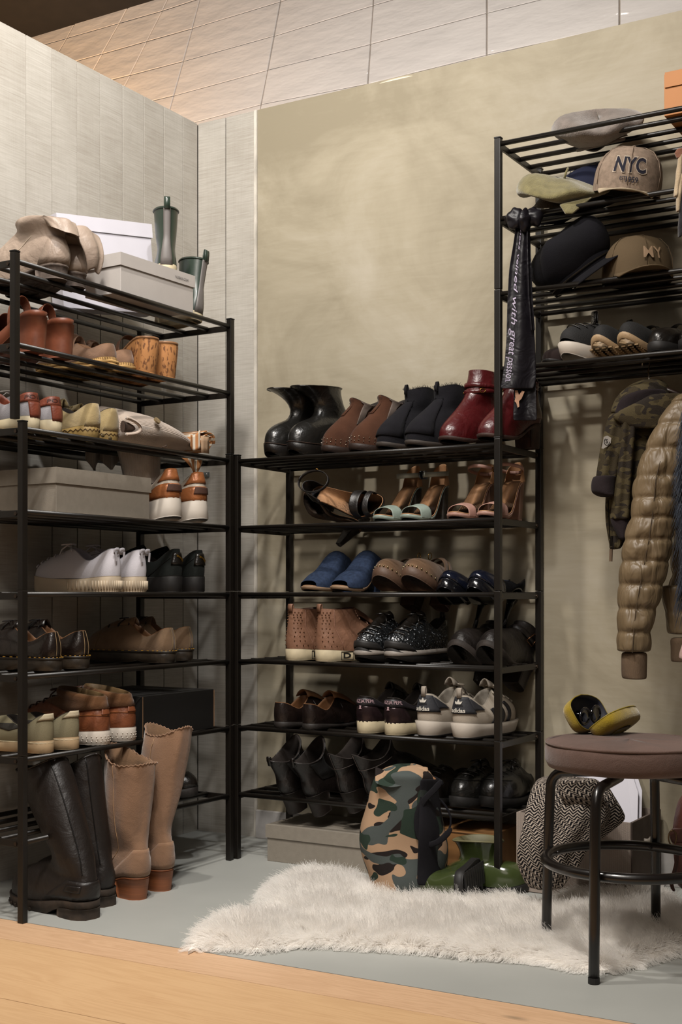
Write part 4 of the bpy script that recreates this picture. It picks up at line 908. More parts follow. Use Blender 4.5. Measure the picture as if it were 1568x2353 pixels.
def leaf(c0, ang, l, w_):
    P = []
    for k in range(14):
        a = 2*math.pi*k/14; u = (1 - math.cos(a))/2*l; wd = math.sin(a)*w_*math.sin(math.pi*min(1, .25 + .75*u/l)) 
        P.append((c0[0] + u*math.sin(ang) + wd*math.cos(ang), c0[1] + u*math.cos(ang) - wd*math.sin(ang)))
    return P
for ang in (-.85, 0, .85):
    P = leaf((0, -.4), ang, 1.15, .27); link('emblem_leaf', [s.Sn(x*.22, .72 + y*.165, .0045 + .0003*abs(ang)) for x, y in P], [tuple(range(14))], WP, r, False)
for k in range(3): MB().tube([s.Sn(-.2, .665 - .022*k + .0, .0054), s.Sn(0, .665 - .022*k, .0056), s.Sn(.2, .665 - .022*k, .0054)], .0004, 4).build('emblem_line', ADB, r)
for sg in (1, -1):
    for j in range(3):
        t0 = 1.28 + .24*j; s.patch('stripe', mk('black_stripe', '17161a', .6), [(sg*t0, .03), (sg*(t0+.12), .03), (sg*(t0+.44), .72 - .03*j), (sg*(t0+.32), .72 - .03*j)], n=(4, 10), off=.002)
s.laces(canvas('offwhite_lace', 'c9bfb0'), 5, r=.0022); s.tongue(mk('offwhite_tongue', 'a89d90', .8), .03); s.loop(0, .98, mk('offwhite_tongue', 'a89d90'), .02, .013)
dup(r, onR(1055, 1, -.004), 'off-white trainer showing three black side stripes, right one behind the post', mirror=False)
MB().box((0,0,0),(.003,.0005,.02)).build('x', WP) if False else None
# ---- shelf 0: black boots heel out with heels through the bars, black shoes
def boot0(u, label, first=None, rz=-R(14), **k): pass
r, s = shoe('heeled_boot', 'black leather ankle boot, heel dropped through the bottom bars, leftmost', 'black ankle boots with dropped heels', onR(664, 0, .028)[:2] + (shelf_z(0) - .052,), IN-R(10), R(22), cat='boot', L=.23, W=.096, hh=.06, pl=.004, th=.004, toeh=.042, rim=(.115, .115, .125), op=(.0, .62, .72), rt=.42, wrk=.001,
    shaft=[(.055, .14, .033, .056, .1), (.05, .158, .035, .06, .12, 0, .006), (.048, .175, .037, .062, .14, 0, .014)])
BL0 = leather('soft_black_leather', '191412', .38, coat=.1, wr=.3)
s.upper(BL0); s.mksole(mk('dark_heel', '231b17')); s.mkheel(mk('dark_heel', '231b17'), .26, .8, e=.0)
s.seam([(2*math.pi*k/30, 3.95) for k in range(31)], BL0, r=.0018, n=2, name='collar_edge')
for sg in (-1, 1): s.patch('elastic_gore', mk('black_elastic', '0e0d0c', .9), [(sg*1.1, .7), (sg*1.8, .7), (sg*1.9, 3.9), (sg*1.0, 3.9)], off=.0012)
s.loop(0, 3.6, BL0, .02, .012)
dup(r, onR(722, 0, .03)[:2] + (shelf_z(0) - .052,), 'black leather ankle boot, heel dropped through the bottom bars, second from left', rz=-R(12))
r, s = shoe('heeled_boot', 'black leather pointed ankle boot with seamed back, third from left on the bottom shelf', 'black seamed ankle boots', onR(798, 0, .028)[:2] + (shelf_z(0) - .035,), IN-R(14), R(18), cat='boot', L=.25, W=.098, hh=.06, pl=.004, th=.004, toeh=.042, rim=(.12, .115, .13), op=(.0, .62, .72), rt=.5, wrk=.001,
    shaft=[(.055, .14, .034, .06, .1), (.052, .16, .036, .062, .1, 0, .008), (.05, .175, .038, .064, .1, 0, .018)])
s.upper(BL0); s.mksole(mk('dark_heel', '231b17')); s.mkheel(mk('dark_heel', '231b17'), .26, .6)
s.seam([(0, .05), (0, 3.9)], mk('grey_scuff_thread', '453a35')); s.seam([(2*math.pi*k/30, 2.2) for k in range(-10, 11)], mk('grey_scuff_thread', '453a35'), n=2)
dup(r, onR(862, 0, .035)[:2] + (shelf_z(0) - .035,), 'black leather pointed ankle boot with seamed back, behind the camouflage bag', rz=-R(26))
r, s = shoe('oxford_shoe', 'shiny black round-toed lace-up shoe on the bottom shelf, nearer one', 'shiny black lace-ups', outR(1048, 0, .27, .05), OUTW+TH, L=.27, W=.096, th=.022, toeh=.055, rim=(.085, .07, .1), op=(.02, .5, .6), ext=.006, bulge=.012)
s.upper(GLB); cupsole(s, BLKR, .024); s.laces(BLKL, 5, v0=.55); s.tongue(GLB, .015)
s.seam([(math.pi-.9+1.8*k/12, .42) for k in range(13)], mk('black_thread', '0c0c0c'), n=2)
dup(r, outR(1115, 0, .27, .09), 'shiny black round-toed lace-up shoe on the bottom shelf, behind the black post')
r, s = shoe('oxford_shoe', 'plain black shoe deep on the bottom shelf behind the camouflage bag', None, outR(962, 0, .25, .03), OUTW+TH, L=.25, W=.1, th=.018, toeh=.05, rim=(.075, .06, .095), op=(.02, .5, .6))
s.upper(BLKL); cupsole(s, BLKR, .02); s.laces(BLKL, 4, v0=.55, bow=False)
# ---- upper right rack, shelf 6: trainers with toes out
def outU(u, L, dy=.006, th=None):
    th = TH if th is None else th; p = at_y(u, 810, RYF + dy); return (p.x - math.sin(th)*L, p.y + L*math.cos(th), shelf_z(6) + TOPB)
TH = R(-14)
r, s = shoe('runner', 'black slip-on runner with white foam sole and lettered pull loops, first on its shelf', None, outU(1294, .24, .0, R(-24)), OUTW-R(24), L=.24, W=.092, th=.034, toeh=.035, rim=(.1, .075, .1), op=(.02, .52, .6), ts=.02)
s.upper(mk('black_mesh', '1b1a1a', .8, bump=.6, bs=500)); s.mksole(WHITER, zbot=lambda q: .018*max(0, (q-.6)/.4)**2, ztop=lambda q: .036+.01*max(0,(q-.8)/.2), e0=-.002, e1=.006)
def loopL(t, v, h):
    s.loop(t, v, BLKL, h, .016); c = s.S(t, v)
    lettering('NIKE', lambda x, y: c + Vector((y*.012 * (1 if t > 1 else 1), math.sin(t)*0 - math.cos(t) * .0062, h*.45 + x*.011)), WP, r, 'loop_lettering')
loopL(math.pi, 1, .034); loopL(0, .95, .03); s.laces(BLKL, 4, v0=.45, bow=False)
GUMS = mk('gum_sole', 'a98e6c', .6, var=.12, vs=60)
r, s = shoe('mary_jane', 'black mary jane trainer with gum sole turned outward, left one', 'gum soled mary janes', outU(1370, .23), OUTW+TH, R(4), L=.23, W=.082, th=.016, toeh=.036, rim=(.07, .055, .06), op=(.02, .62, .72), ts=.024)
s.upper(mk('black_mesh', '1b1a1a')); s.mksole(GUMS, zbot=lambda q: s.ts*max(0, (q-.72)/.28)**2, ztop=lambda q: s.ts*max(0, (q-.72)/.28)**2+.016, e1=.004)
band(s, 'strap', BLKL, .4, .52, .066, .062, 1.02)
for k in range(24): 
    q = .75 + .2*(k % 6)/6; x = (k//6 - 1.5)*.018; MB().box((x-.005, q*s.L-.003, s.zf(q)-.0035), (x+.005, q*s.L+.001, s.zf(q)-.0)).build('tread', mk('tan_tread', '8d7350', .6), r)
dup(r, outU(1430, .23), 'black mary jane trainer with gum sole turned outward, right one')
r, s = shoe('mary_jane', 'plain black leather mary jane shoe, above the coat hanger hook', 'black leather mary janes', outU(1504, .23), OUTW+TH, L=.23, W=.088, th=.016, toeh=.045, rim=(.075, .055, .06), op=(.02, .62, .72), ts=.003)
s.upper(BLKL); cupsole(s, BLKR, .018); band(s, 'strap', BLKL, .4, .52, .072, .066, 1.02)
dup(r, outU(1574, .23), 'plain black leather mary jane shoe, cut off by the right picture edge')
p = outU(1256, .21, .03); r, s = shoe('slipper', 'dark flat slipper behind the hanging scarf', None, p, OUTW+TH, L=.21, W=.08, th=.008, toeh=.03, rim=(.05, .04, .05)); s.upper(suede('dark_plum_suede', '2e2422')); s.mksole(BLKR)
# ================================================================== BOXES, BAGS, CLOTHES, RUG, STOOL
RV, FV, UPV = Vector((CS, SN, 0)), Vector((-SN, CS, 0)), Vector((0, 0, 1))
def cpt(u, v, d): return Vector((0, 0, CAMH)) + ray(u, v) * d
def blob(rows, d, dep, name, mat, parent=None, n=32, noise_=.004, ns=18, sub=1, capt=True, capb=True, seed=0, pw=1.0, folds=0, fn=7, m=None, thick=0):
    """soft volume standing in the room at distance d: rows (v, u left, u right, [depth shift], [depth scale])"""
    if m:
        rr = []
        for i in range(m):
            f = i/(m-1)*(len(rows)-1); k = min(len(rows)-2, int(f)); a, b = rows[k], rows[k+1]; g = f - k
            a = tuple(a) + (0, 1)[len(a)-3:] if len(a) < 5 else a; b = tuple(b) + (0, 1)[len(b)-3:] if len(b) < 5 else b
            rr.append(tuple(lerp(x, y, g) for x, y in zip(a, b)))
        rows = rr
    rings = []
    for i, rw in enumerate(rows):
        v, uL, uR = rw[:3]; dd = rw[3] if len(rw) > 3 else 0; sc = rw[4] if len(rw) > 4 else 1
        dp = interp(dep, i / (len(rows) - 1)) * sc
        a = cpt(uL, v, d + dd); b = cpt(uR, v, d + dd); c = (a + b) / 2; hw_ = (b - a).length / 2
        g = []
        for k in range(n):
            t = 2 * math.pi * k / n; cx, sx = math.cos(t), math.sin(t)
            cx = math.copysign(abs(cx) ** pw, cx); sx = math.copysign(abs(sx) ** pw, sx)
            p = c + RV * cx * hw_ + FV * sx * dp
            q = nz((p.x + seed, p.y, p.z), ns) * noise_ + (math.sin(fn * t + 3 * nz((seed, 0, p.z), 6)) * folds if folds else 0)
            o = RV * cx * .35 + FV * sx
            g.append(p + o * q)
        rings.append(g)
    def close(g): 
        c = sum(g, Vector()) / n; return [c + (p - c) * .45 for p in g]
    if capt: rings = [close(rings[0])] + rings
    if capb: rings = rings + [close(rings[-1])]
    return loft(rings, name, mat, parent, caps=(1 if capt else 0, 1 if capb else 0), sub=sub, thick=thick)
def cardbox(name, label, corner, rz, Ly, Dx, H, lidh, body, lidm=None, lid='lid', e=.003, group=None):
    """corner: nearest lower corner; box runs Ly along local +y and Dx along local -x"""
    r = empty(name, corner, rz); tag(r, label, 'box', group)
    lidm = lidm or body
    MB().box((-Dx, 0, 0), (0, Ly, H - .001)).build('body', body, r, bevel=.0012)
    if lid:
        m = MB(); z0, z1 = H - lidh, H + .0015
        m.box((-Dx-e, -e, z1-.0015), (e, Ly+e, z1)); o = m.build('lid', lidm, r, bevel=.001)
        m = MB().add([(-Dx-e,-e,z0),(e,-e,z0),(e,Ly+e,z0),(-Dx-e,Ly+e,z0),(-Dx-e,-e,z1),(e,-e,z1),(e,Ly+e,z1),(-Dx-e,Ly+e,z1)], [(0,1,5,4),(1,2,6,5),(2,3,7,6),(3,0,4,7)])
        bpy.data.objects.remove(o)
        m.add([(-Dx-e,-e,z1),(e,-e,z1),(e,Ly+e,z1),(-Dx-e,Ly+e,z1)], [(0,1,2,3)])
        # weld duplicated rim
        me_o = m.build('lid', lidm, r, thick=.0016)
        bm = bmesh.new(); bm.from_mesh(me_o.data); bmesh.ops.remove_doubles(bm, verts=bm.verts, dist=1e-5); bm.to_mesh(me_o.data); bm.free()
    return r
WBX = mk('white_card', 'cfcdd6', .55, var=.02, bump=.05, bs=60); GBX = mk('offwhite_card', 'b9b3ae', .6, var=.03, bump=.08, bs=200)
c7 = shelf_z(7) + TOPB
r = cardbox('shoebox', 'off-white lidded shoebox with small printed web address, front of the top left shelf', (-2.118, 2.474, c7), R(-2), .285, .122, .098, .03, GBX)
lettering('NUBIKK.COM', lambda x, y: Vector((.0048, .232 + x*.0088, .081 + y*.010)), mk('grey_print', '4a4646', .7, bump=0), r, 'printed_lettering')
r = cardbox('shoebox', 'large pure white lidded box behind the slouch boots, tallest on the top left shelf', (-2.362, 2.532, c7), R(-18), .29, .06, .245, .036, WBX); r.rotation_euler[0] = R(5)
# kids wellies
GRN = rubber('dark_green_rubber', '2c3a30', .38, coat=.2); GSTR = rubber('grey_rubber_strip', '6d6865', .5)
def kidboot(name, label, loc, rz, rx=0, ry=0):
    r, s = shoe(name, label, 'small green rain boots', loc, rz, rx, ry, cat='rain boot', L=.165, W=.072, th=.014, toeh=.038, rim=(.07, .072, .075), op=(.0, .58, .82), hw=.8, bulge=.003,
        shaft=[(.045, .095, .027, .042, 0), (.045, .13, .030, .044, 0), (.045, .165, .032, .046, 0), (.045, .178, .033, .047, .05)])
    s.upper(GRN); cupsole(s, CREAMR, .02)
    s.patch('back_strip', GSTR, [(-.33, .1), (.33, .1), (.28, 4.6), (-.28, 4.6)], n=(5, 16), off=.0016)
    s.seam([(2*math.pi*k/30, 4.7) for k in range(31)], GRN, r=.0022, n=2, name='rim_band')
    s.loop(0, 4.9, GRN, .026, .016, name='pull_tab')
    return r
p1 = at_x(396, 620, -2.145); kidboot('rain_boot', 'small green rain boot with grey back strip, standing on the white shoebox', (p1.x+.0, 2.69, c7 + .1), R(42))
p2 = at_x(462, 700, -2.15); kidboot('rain_boot', 'small green rain boot leaning at the shelf end, right of the white shoebox', (-2.15, p2.y - .012, c7), LEFT-R(8), ry=R(8))
# cardigan
KNIT = mk('cream_knit', 'c4b2a2', .95, bump=0, sheen=.5); nt = KNIT.node_tree; N = nt.nodes; Lk = nt.links.new; b_ = N['Principled BSDF']
tc = N.new('ShaderNodeTexCoord'); wv = N.new('ShaderNodeTexWave'); wv.inputs['Scale'].default_value = 75; wv.inputs['Distortion'].default_value = .6; wv.bands_direction = 'X'; Lk(tc.outputs['UV'], wv.inputs[0])
w2 = N.new('ShaderNodeTexWave'); w2.inputs['Scale'].default_value = 120; w2.bands_direction = 'Y'; Lk(tc.outputs['UV'], w2.inputs[0])
ad = N.new('ShaderNodeMath'); ad.operation = 'MULTIPLY_ADD'; ad.inputs[1].default_value = .35; Lk(w2.outputs['Fac'], ad.inputs[0]); Lk(wv.outputs['Fac'], ad.inputs[2])
bp = N.new('ShaderNodeBump'); bp.inputs['Strength'].default_value = .6; bp.inputs['Distance'].default_value = .002; Lk(ad.outputs[0], bp.inputs['Height']); Lk(bp.outputs[0], b_.inputs['Normal'])
cg = empty('cardigan', at_x(350, 1030, -2.25)); tag(cg, 'cream ribbed knit cardigan bundled on the shelf with a sleeve hanging through the bars', 'cardigan')
cg.location = (0, 0, 0)
zc5 = shelf_z(5) + BR
def loftY(rows, name, mat, parent, n=28, noise_=.004, ns=20, fold=None, sub=1):
    """volume lying along y on the left rack: (u, z low, z high, x back, x front)"""
    rings = []
    for (u, z0, z1, xb, xf) in rows:
        y = at_x(u, 1000, xf).y; g = []
        for k in range(n):
            t = 2*math.pi*k/n; cz, cx = math.sin(t), math.cos(t)
            p = Vector(((xb+xf)/2 + cx*(xf-xb)/2, y, (z0+z1)/2 + math.copysign(abs(cz)**.8, cz)*(z1-z0)/2))
            p += Vector((cx, 0, cz)) * (nz(p, ns)*noise_ + (fold(t, u) if fold else 0)); p.z = max(p.z, z0); g.append(p)
        rings.append(g)
    return loft(rings, name, mat, parent, caps=(1, 1), sub=sub)
loftY([(268, zc5, zc5+.075, -2.36, -2.16), (285, zc5, zc5+.098, -2.39, -2.135), (315, zc5, zc5+.105, -2.41, -2.115), (345, zc5, zc5+.098, -2.41, -2.105), (375, zc5, zc5+.092, -2.41, -2.1), (400, zc5, zc5+.08, -2.39, -2.1), (420, zc5, zc5+.066, -2.35, -2.1), (436, zc5+.002, zc5+.046, -2.3, -2.11), (444, zc5+.006, zc5+.03, -2.27, -2.14)],
      'knit_body', KNIT, cg, fold=lambda t, u: .007*math.sin(3*t + u*.03))
# folded opening with thick ribbed edge
e0 = at_x(262, 1000, -2.12).y; e1 = at_x(335, 1000, -2.1).y
def roll(a, b):
    t = a*math.pi*1.25 - .3; y = lerp(e0, e1, .5 + .5*math.cos(math.pi - 0) if 0 else (1 - math.cos(min(a, 1)*math.pi))/2)
    return Vector((0, 0, 0))
P = []
for k in range(25):
    a = k/24; ang = lerp(R(72), R(-72), a); cy, cz = lerp(e0, e1, -.02), zc5 + .045
    P.append(Vector((-2.098 - .012*math.sin(a*math.pi)*0, cy + math.cos(ang)*.078, cz - .006 + math.sin(ang)*.022)))
MB().tube(P, .0045, 12).build('ribbed_edge', KNIT, cg, smooth=True)
MB().tube([p + Vector((.0045, 0, -.002)) for p in P], .0012, 6).build('edge_shadow_line', mk('knit_shadow', '5f4b3c'), cg, smooth=True)  # dark line laid on as painted shade along the ribbed edge
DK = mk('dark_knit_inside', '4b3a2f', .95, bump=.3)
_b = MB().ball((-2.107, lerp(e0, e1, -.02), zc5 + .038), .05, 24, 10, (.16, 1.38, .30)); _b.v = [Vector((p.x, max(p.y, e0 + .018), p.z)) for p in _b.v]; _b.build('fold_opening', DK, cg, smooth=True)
for (u, v) in ((360, 968),):
    p = at_x(u, v, -2.104); bt = MB().tube([p + Vector((.0, 0, .0)), p + Vector((.004, 0, .003))], .0095, 16).build('button', mk('horn_button', '8f7a58', .4, var=.3, vs=80), cg, smooth=False)
p = at_x(378, 1026, -2.098); MB().tube([p + Vector((0, -.008, -.002)), p + Vector((.003, 0, 0)), p + Vector((0, .008, .003))], .0022, 6).build('buttonhole', DK, cg, smooth=True)
# hanging sleeve between the bars
ys0 = at_x(275, 1050, -2.2).y; ys1 = at_x(378, 1050, -2.2).y
rings = []
for i in range(9):
    f = i/8; z = zc5 + .02 - .10*f - .0*f; g = []; hw_ = (ys1-ys0)/2*lerp(.95, .72, f); cy = (ys0+ys1)/2 + .018*f
    for k in range(28):
        t = 2*math.pi*k/28; g.append(Vector((-2.215 + math.sin(t)*.022 + .003*math.sin(9*t), cy + math.cos(t)*hw_, z + .004*math.sin(3*t))))
    rings.append(g)
loft(rings, 'sleeve', KNIT, cg, caps=(0, 1), sub=0)
for (ua, ub, dz) in ((196, 236, .05), (228, 282, .042)):
    ya, yb = at_x(ua, 1050, -2.3).y, at_x(ub, 1050, -2.3).y
    sheet(lambda a, b: Vector((-2.30 + .012*math.sin(a*6), lerp(ya, yb, a), zc5 - .004 - b*dz*math.sin(math.pi*min(1, .15+a*.8)))), 10, 6, 'hanging_hem', KNIT, cg, thick=.006)
# striped scarf bundle
STR = stripes_uv('orange_white_stripe', ('b0794a', 'c9bfae'), 55, .8, .2)
sc = empty('striped_cloth', (0, 0, 0)); tag(sc, 'orange and white striped cloth rolled up at the shelf end, a corner hanging down', 'scarf')
yc = at_x(468, 1020, -2.12).y; zc = zc5 + .034
def coil(a, b):
    ang = a * 2*math.pi*2.1; rr = lerp(.036, .012, a); return Vector((-2.11 - .0 - b*.17 + .006*math.sin(ang*2), yc + math.cos(ang)*rr*1.05, zc + math.sin(ang)*rr*.9 + .002*math.sin(9*ang)))
sheet(coil, 60, 12, 'rolled_cloth', STR, sc, thick=.002)
sheet(lambda a, b: Vector((-2.105 + .006*math.sin(a*7), yc - .036 - .045*a, zc5 + .01 + b*(.052 - .02*a) + .004*math.sin(a*9))), 12, 8, 'cloth_end', STR, sc, thick=.002)
sheet(lambda a, b: Vector((-2.096 , yc - .042 + a*.034, zc5 + .002 + b*.045)), 4, 4, 'sewn_patch', canvas('beige_patch', 'a98d72'), sc, thick=.002)
pa, pb, pc = at_x(418, 1052, -2.13), at_x(466, 1058, -2.13), at_x(450, 1090, -2.13)
sheet(lambda a, b: lerp(lerp(pa, pb, a), pc, b*.94) + Vector((.004*math.sin(a*6+b*3), 0, 0)), 8, 10, 'hanging_corner', STR, sc, thick=.002)
# zinc bracket joining rack and wall
br = MB().box((WX+.001, WY-.006, 0), (WX+.003, WY-.001, .0)) if False else None
hb = empty('metal_bracket', (0,0,0)); tag(hb, 'small zinc bracket screwed into the plank wall corner', 'bracket')
ZN = metalm('zinc', '9aa3a8', .35)
pc_ = at_y(468, 1091, WY - .004); MB().tube([(pc_.x - .016, WY-.0025, pc_.z), (pc_.x + .02, WY-.0025, pc_.z)], .008, 8).build('plate', ZN, hb)
MB().ball((pc_.x + .018, WY-.011, pc_.z), .0045, 10, 6).build('screw', metalm('steel_screw', 'c0c4c8', .25), hb, smooth=True)
# shelf 4 left: grey shoebox
GRB = mk('grey_card', '8c8478', .65, var=.05, vs=60, bump=.12, bs=300)
cardbox('shoebox', 'large grey-beige lidded shoebox lying on a middle shelf left of the copper trainers', (-2.135, 2.262, shelf_z(4)+TOPB), R(0), .345, .26, .106, .036, GRB)
# shelf 1 left: black box
r = cardbox('shoebox', 'black flip-lid shoebox with small gold jumping figure, beside the rust boots', (-2.118, 2.56, shelf_z(1)+TOPB), R(0), .305, .29, .108, .03, mk('black_card', '12100e', .6, var=.05, bump=.05), lid=None)
fx = [(-.35,1),(-.2,1),(-.15,.75),(.05,.6),(.3,.75),(.5,.95),(.55,.88),(.35,.6),(.12,.4),(.1,.15),(.35,-.1),(.75,-.4),(.85,-.75),(.7,-.72),(.6,-.45),(.1,-.2),(-.15,-.15),(-.45,-.55),(-.85,-.8),(-.9,-.7),(-.6,-.4),(-.35,.05),(-.2,.4),(-.3,.6)]
link('gold_emblem', [(-.075 + x*.014, -.0016, .032 + y*.014) for x, y in fx], [tuple(range(len(fx)))], GOLD, r, False)
MB().box((.0002, -.0015, .0), (.0012, .0, .106)).build('worn_edge', mk('torn_card', '8b6a4c', .8), r); MB().box((-.002, .3045, .004), (.0015, .3062, .104)).build('worn_edge', mk('torn_card', '8b6a4c'), r)
MB().tube([(-.1, -.002, .104), (-.06, -.0025, .078), (-.03, -.0025, .08), (-.012, -.002, .1), (-.004, -.002, .106)], .0008, 5).build('lid_flap_edge', mk('black_card_edge', '2b2723'), r)
# ---- floor left: tall boots
TBL = leather('worn_black_leather', '1b1512', .45, wr=.2)
r, s = shoe('riding_boot', 'tall black leather boot leaning back behind the front left post', 'tall black boots', at_z(212, 2112, 0)[:2] + (0,), R(81), cat='boot', L=.288, W=.104, hh=.018, pl=.004, th=.02, toeh=.055, rim=(.095, .1, .115), op=(.0, .56, .8), hw=.82, ext=.006, bulge=.008, wrk=.002,
    shaft=[(.068, .125, .045, .056, -.05), (.074, .15, .046, .05, -.1), (.1, .19, .049, .056, -.35), (.135, .25, .053, .062, -.45), (.172, .31, .056, .066, -.5), (.19, .338, .056, .068, -.25, 0, .008)])
s.upper(TBL, lining=DARKLIN); WSO = mk('worn_lug_sole', '42352a', .8, var=.35, vs=30)
s.mksole(WSO, zbot=lambda q: .008*max(0, (q-.75)/.25)**2 + (.012 if .3 < q < .36 else 0) if q > .3 else s.zf(q), ztop=lambda q: s.zf(q)+.02, e0=.003, e1=.006); s.mkheel(WSO, .3, 1.0, e=.005)
s.patch('ankle_panel', TBL, [(-1.5, .05), (1.5, .05), (1.1, .8), (-1.1, .8)], n=(16, 6), off=.0016)
s.patch('heel_label', TBL, [(-1.0, .35), (-.45, .35), (-.45, .6), (-1.0, .6)], off=.0032); lettering('SHABBIES', lambda x, y: s.Sn(-.72 + x*.095, .475 + y*.12, .005), mk('black_print', '141210'), r, 'embossed_lettering')
s.seam([(-.5, 1.2), (-.45, 3), (-.5, 6.9)], mk('black_piping', '0d0b0a', .4), r=.0016, name='piping'); s.seam([(2*math.pi*k/30, 6.96) for k in range(31)], TBL, r=.002, n=2, name='top_edge')
for k in range(14):
    x, y, q = s.out(-1.35 + 2.7*k/13 + math.pi, .005); MB().box((x-.003, y-.006, .0 + s.zf(q)*.6), (x+.003, y+.001, .006 + s.zf(q)*.6)).build('lug', WSO, r)
r, s = shoe('riding_boot', 'tall black leather boot, the farther one, standing straighter beside the tan boots', 'tall black boots', at_z(252, 2082, 0)[:2] + (0,), R(84), cat='boot', L=.27, W=.098, hh=.018, pl=.004, th=.02, toeh=.055, rim=(.095, .1, .115), op=(.0, .56, .8), hw=.82, ext=.006, bulge=.008, wrk=.002, seed=4,
    shaft=[(.068, .125, .045, .054, -.05), (.07, .15, .046, .048, -.1), (.08, .19, .047, .052, -.15), (.095, .25, .049, .056, -.22), (.108, .31, .05, .06, -.3), (.116, .334, .05, .062, -.3, 0, .008)])
s.upper(TBL); s.mksole(WSO, zbot=lambda q: .008*max(0, (q-.75)/.25)**2 if q > .3 else s.zf(q), ztop=lambda q: s.zf(q)+.02, e0=.003, e1=.006); s.mkheel(WSO, .3, 1.0, e=.005)
s.seam([(-.5, 1.2), (-.45, 3), (-.5, 6.9)], mk('black_piping', '0d0b0a'), r=.0016, name='piping'); s.seam([(2*math.pi*k/30, 6.96) for k in range(31)], TBL, r=.002, n=2, name='top_edge')
TAN = suede('tan_suede', '8c6c54', vs=9, var=.12); STK = stripes_uv('stacked_leather_heel', ('8a4a24', '7c4220'), 500, .5, .1); WOODH = mk('orange_stacked_heel', '8a5232', .5, var=.15, vs=6, stretch=(1, 1, 40), bump=.1)
def cow(loc, rz, label, sh, seed=0, open_=True):
    r, s = shoe('western_boot', label, 'tall tan suede boots', loc, rz, cat='boot', L=.265, W=.09, hh=.045, pl=.004, th=.006, toeh=.045, rim=(.125, .12, .125), op=(.0, .56, .78), rt=.5, pt=1.7, hw=.78, bulge=.007, wrk=.0045, seed=seed, shaft=sh)
    s.upper(TAN, lining=suede('tan_inside', '7c6048')); s.mksole(WOODH, e1=.003); s.mkheel(WOODH, .3, .84, e=.002)
    s.mksole(mk('heel_tip', '5b4030', .7), 'heel_tip', zbot=lambda q: 0.0, ztop=lambda q: .004) if False else None
    s.patch('heel_counter', TAN, [(-1.4, .05), (1.4, .05), (.7, .95), (-.7, .95)], n=(18, 8), off=.0016)
    s.seam([(-1.4, .05), (-.7, .95), (.7, .95), (1.4, .05)], mk('pale_thread', 'b08c68'), r=.0008)
    s.seam([(-1.45, .6), (-1.5, 3), (-1.55, 6.8)], mk('pale_thread', 'b08c68'), r=.0009)
    P = [s.S(2*math.pi*k/72, s.vmax) + Vector((0, 0, .003*(k % 2))) for k in range(73)]
    MB().tube(P, .0019, 5).build('scalloped_edge', TAN, r)
    return r
cow(at_z(333, 2068, 0)[:2] + (0,), R(82), 'tall tan suede boot with orange stacked heel, nearer one with open top', [(.062, .15, .043, .054, 0), (.062, .18, .049, .058, 0), (.06, .23, .054, .062, 0), (.058, .29, .056, .066, 0), (.056, .32, .057, .068, .1), (.056, .342, .058, .07, .28, 0, .010)])
cow(at_z(390, 2048, 0)[:2] + (0,), R(84), 'tall tan suede boot with orange stacked heel, farther one flaring to the right', [(.062, .15, .042, .052, 0, .0), (.056, .18, .044, .054, 0, .004), (.05, .23, .048, .058, 0, .01), (.042, .30, .053, .062, 0, .016), (.034, .36, .056, .066, .0, .02), (.03, .40, .05, .066, 0, .022, .012)], seed=7)
# ---- floor centre: grey box, cardboard box, camouflage bag, rain boots
p = at_z(609, 1979, 0); cardbox('shoebox', 'long grey-beige lidded box on the floor under the bottom shelf', (-1.67, RYF + .022, 0), R(90), .355, .19, .1, .034, GRB) if False else None
r = cardbox('shoebox', 'long grey-beige lidded box on the floor under the bottom shelf', (-1.66, 2.972, 0), 0, .215, .352, .1, .034, mk('grey_card', '8c8478'))
CARD = mk('brown_cardboard', '8f6436', .8, var=.08, vs=30, bump=.08, bs=60)
p = at_y(1128, 1920, 3.02)
r = cardbox('cardboard_box', 'brown cardboard box behind the green rain boots', (p.x+.0, 3.02, 0), 0, .19, .25, p.z-.0, .03, CARD, lid=None)
MB().box((-.246, -.0018, p.z-.0015), (.0, .0008, p.z+.0005)).build('flap_edge', mk('cardboard_edge', '6d4a28', .9), r); MB().box((-.012, -.0012, .01), (-.010, .0005, p.z-.012)).build('fold_line', mk('cardboard_edge', '6d4a28'), r)
def camo(name, cols, scale, bumpy=.2, stretch=(1, 1, 1.5), offs=(0, 0, 0), rough=.85, mesh=None):
    m = mk(name, cols[0], rough, bump=bumpy, bs=600); nt = m.node_tree; N = nt.nodes; Lk = nt.links.new; b = N['Principled BSDF']
    tc = N.new('ShaderNodeTexCoord'); cur = None
    for i, c in enumerate(cols):
        if i == 0: rgb = N.new('ShaderNodeRGB'); rgb.outputs[0].default_value = (*lin(c), 1); cur = rgb.outputs[0]; continue
        mp = N.new('ShaderNodeMapping'); mp.inputs['Location'].default_value = (i*3.1+offs[0], i*1.7+offs[1], i*5.3+offs[2]); mp.inputs['Scale'].default_value = stretch; Lk(tc.outputs['Object'], mp.inputs[0])
        n = N.new('ShaderNodeTexNoise'); n.inputs['Scale'].default_value = scale; n.inputs['Detail'].default_value = .6; n.inputs['Distortion'].default_value = .8; Lk(mp.outputs[0], n.inputs[0])
        g = N.new('ShaderNodeMath'); g.operation = 'GREATER_THAN'; g.inputs[1].default_value = .52 + .02*i; Lk(n.outputs[0], g.inputs[0])
        mx = N.new('ShaderNodeMix'); mx.data_type = 'RGBA'; Lk(g.outputs[0], mx.inputs[0]); Lk(cur, mx.inputs[6]); mx.inputs[7].default_value = (*lin(c), 1); cur = mx.outputs[2]
    Lk(cur, b.inputs['Base Color']); b.inputs['Specular IOR Level'].default_value = .2; return m
CAMO = camo('camouflage_canvas', ('a3866b', '201a18', '474d4b', '27342b'), 12)
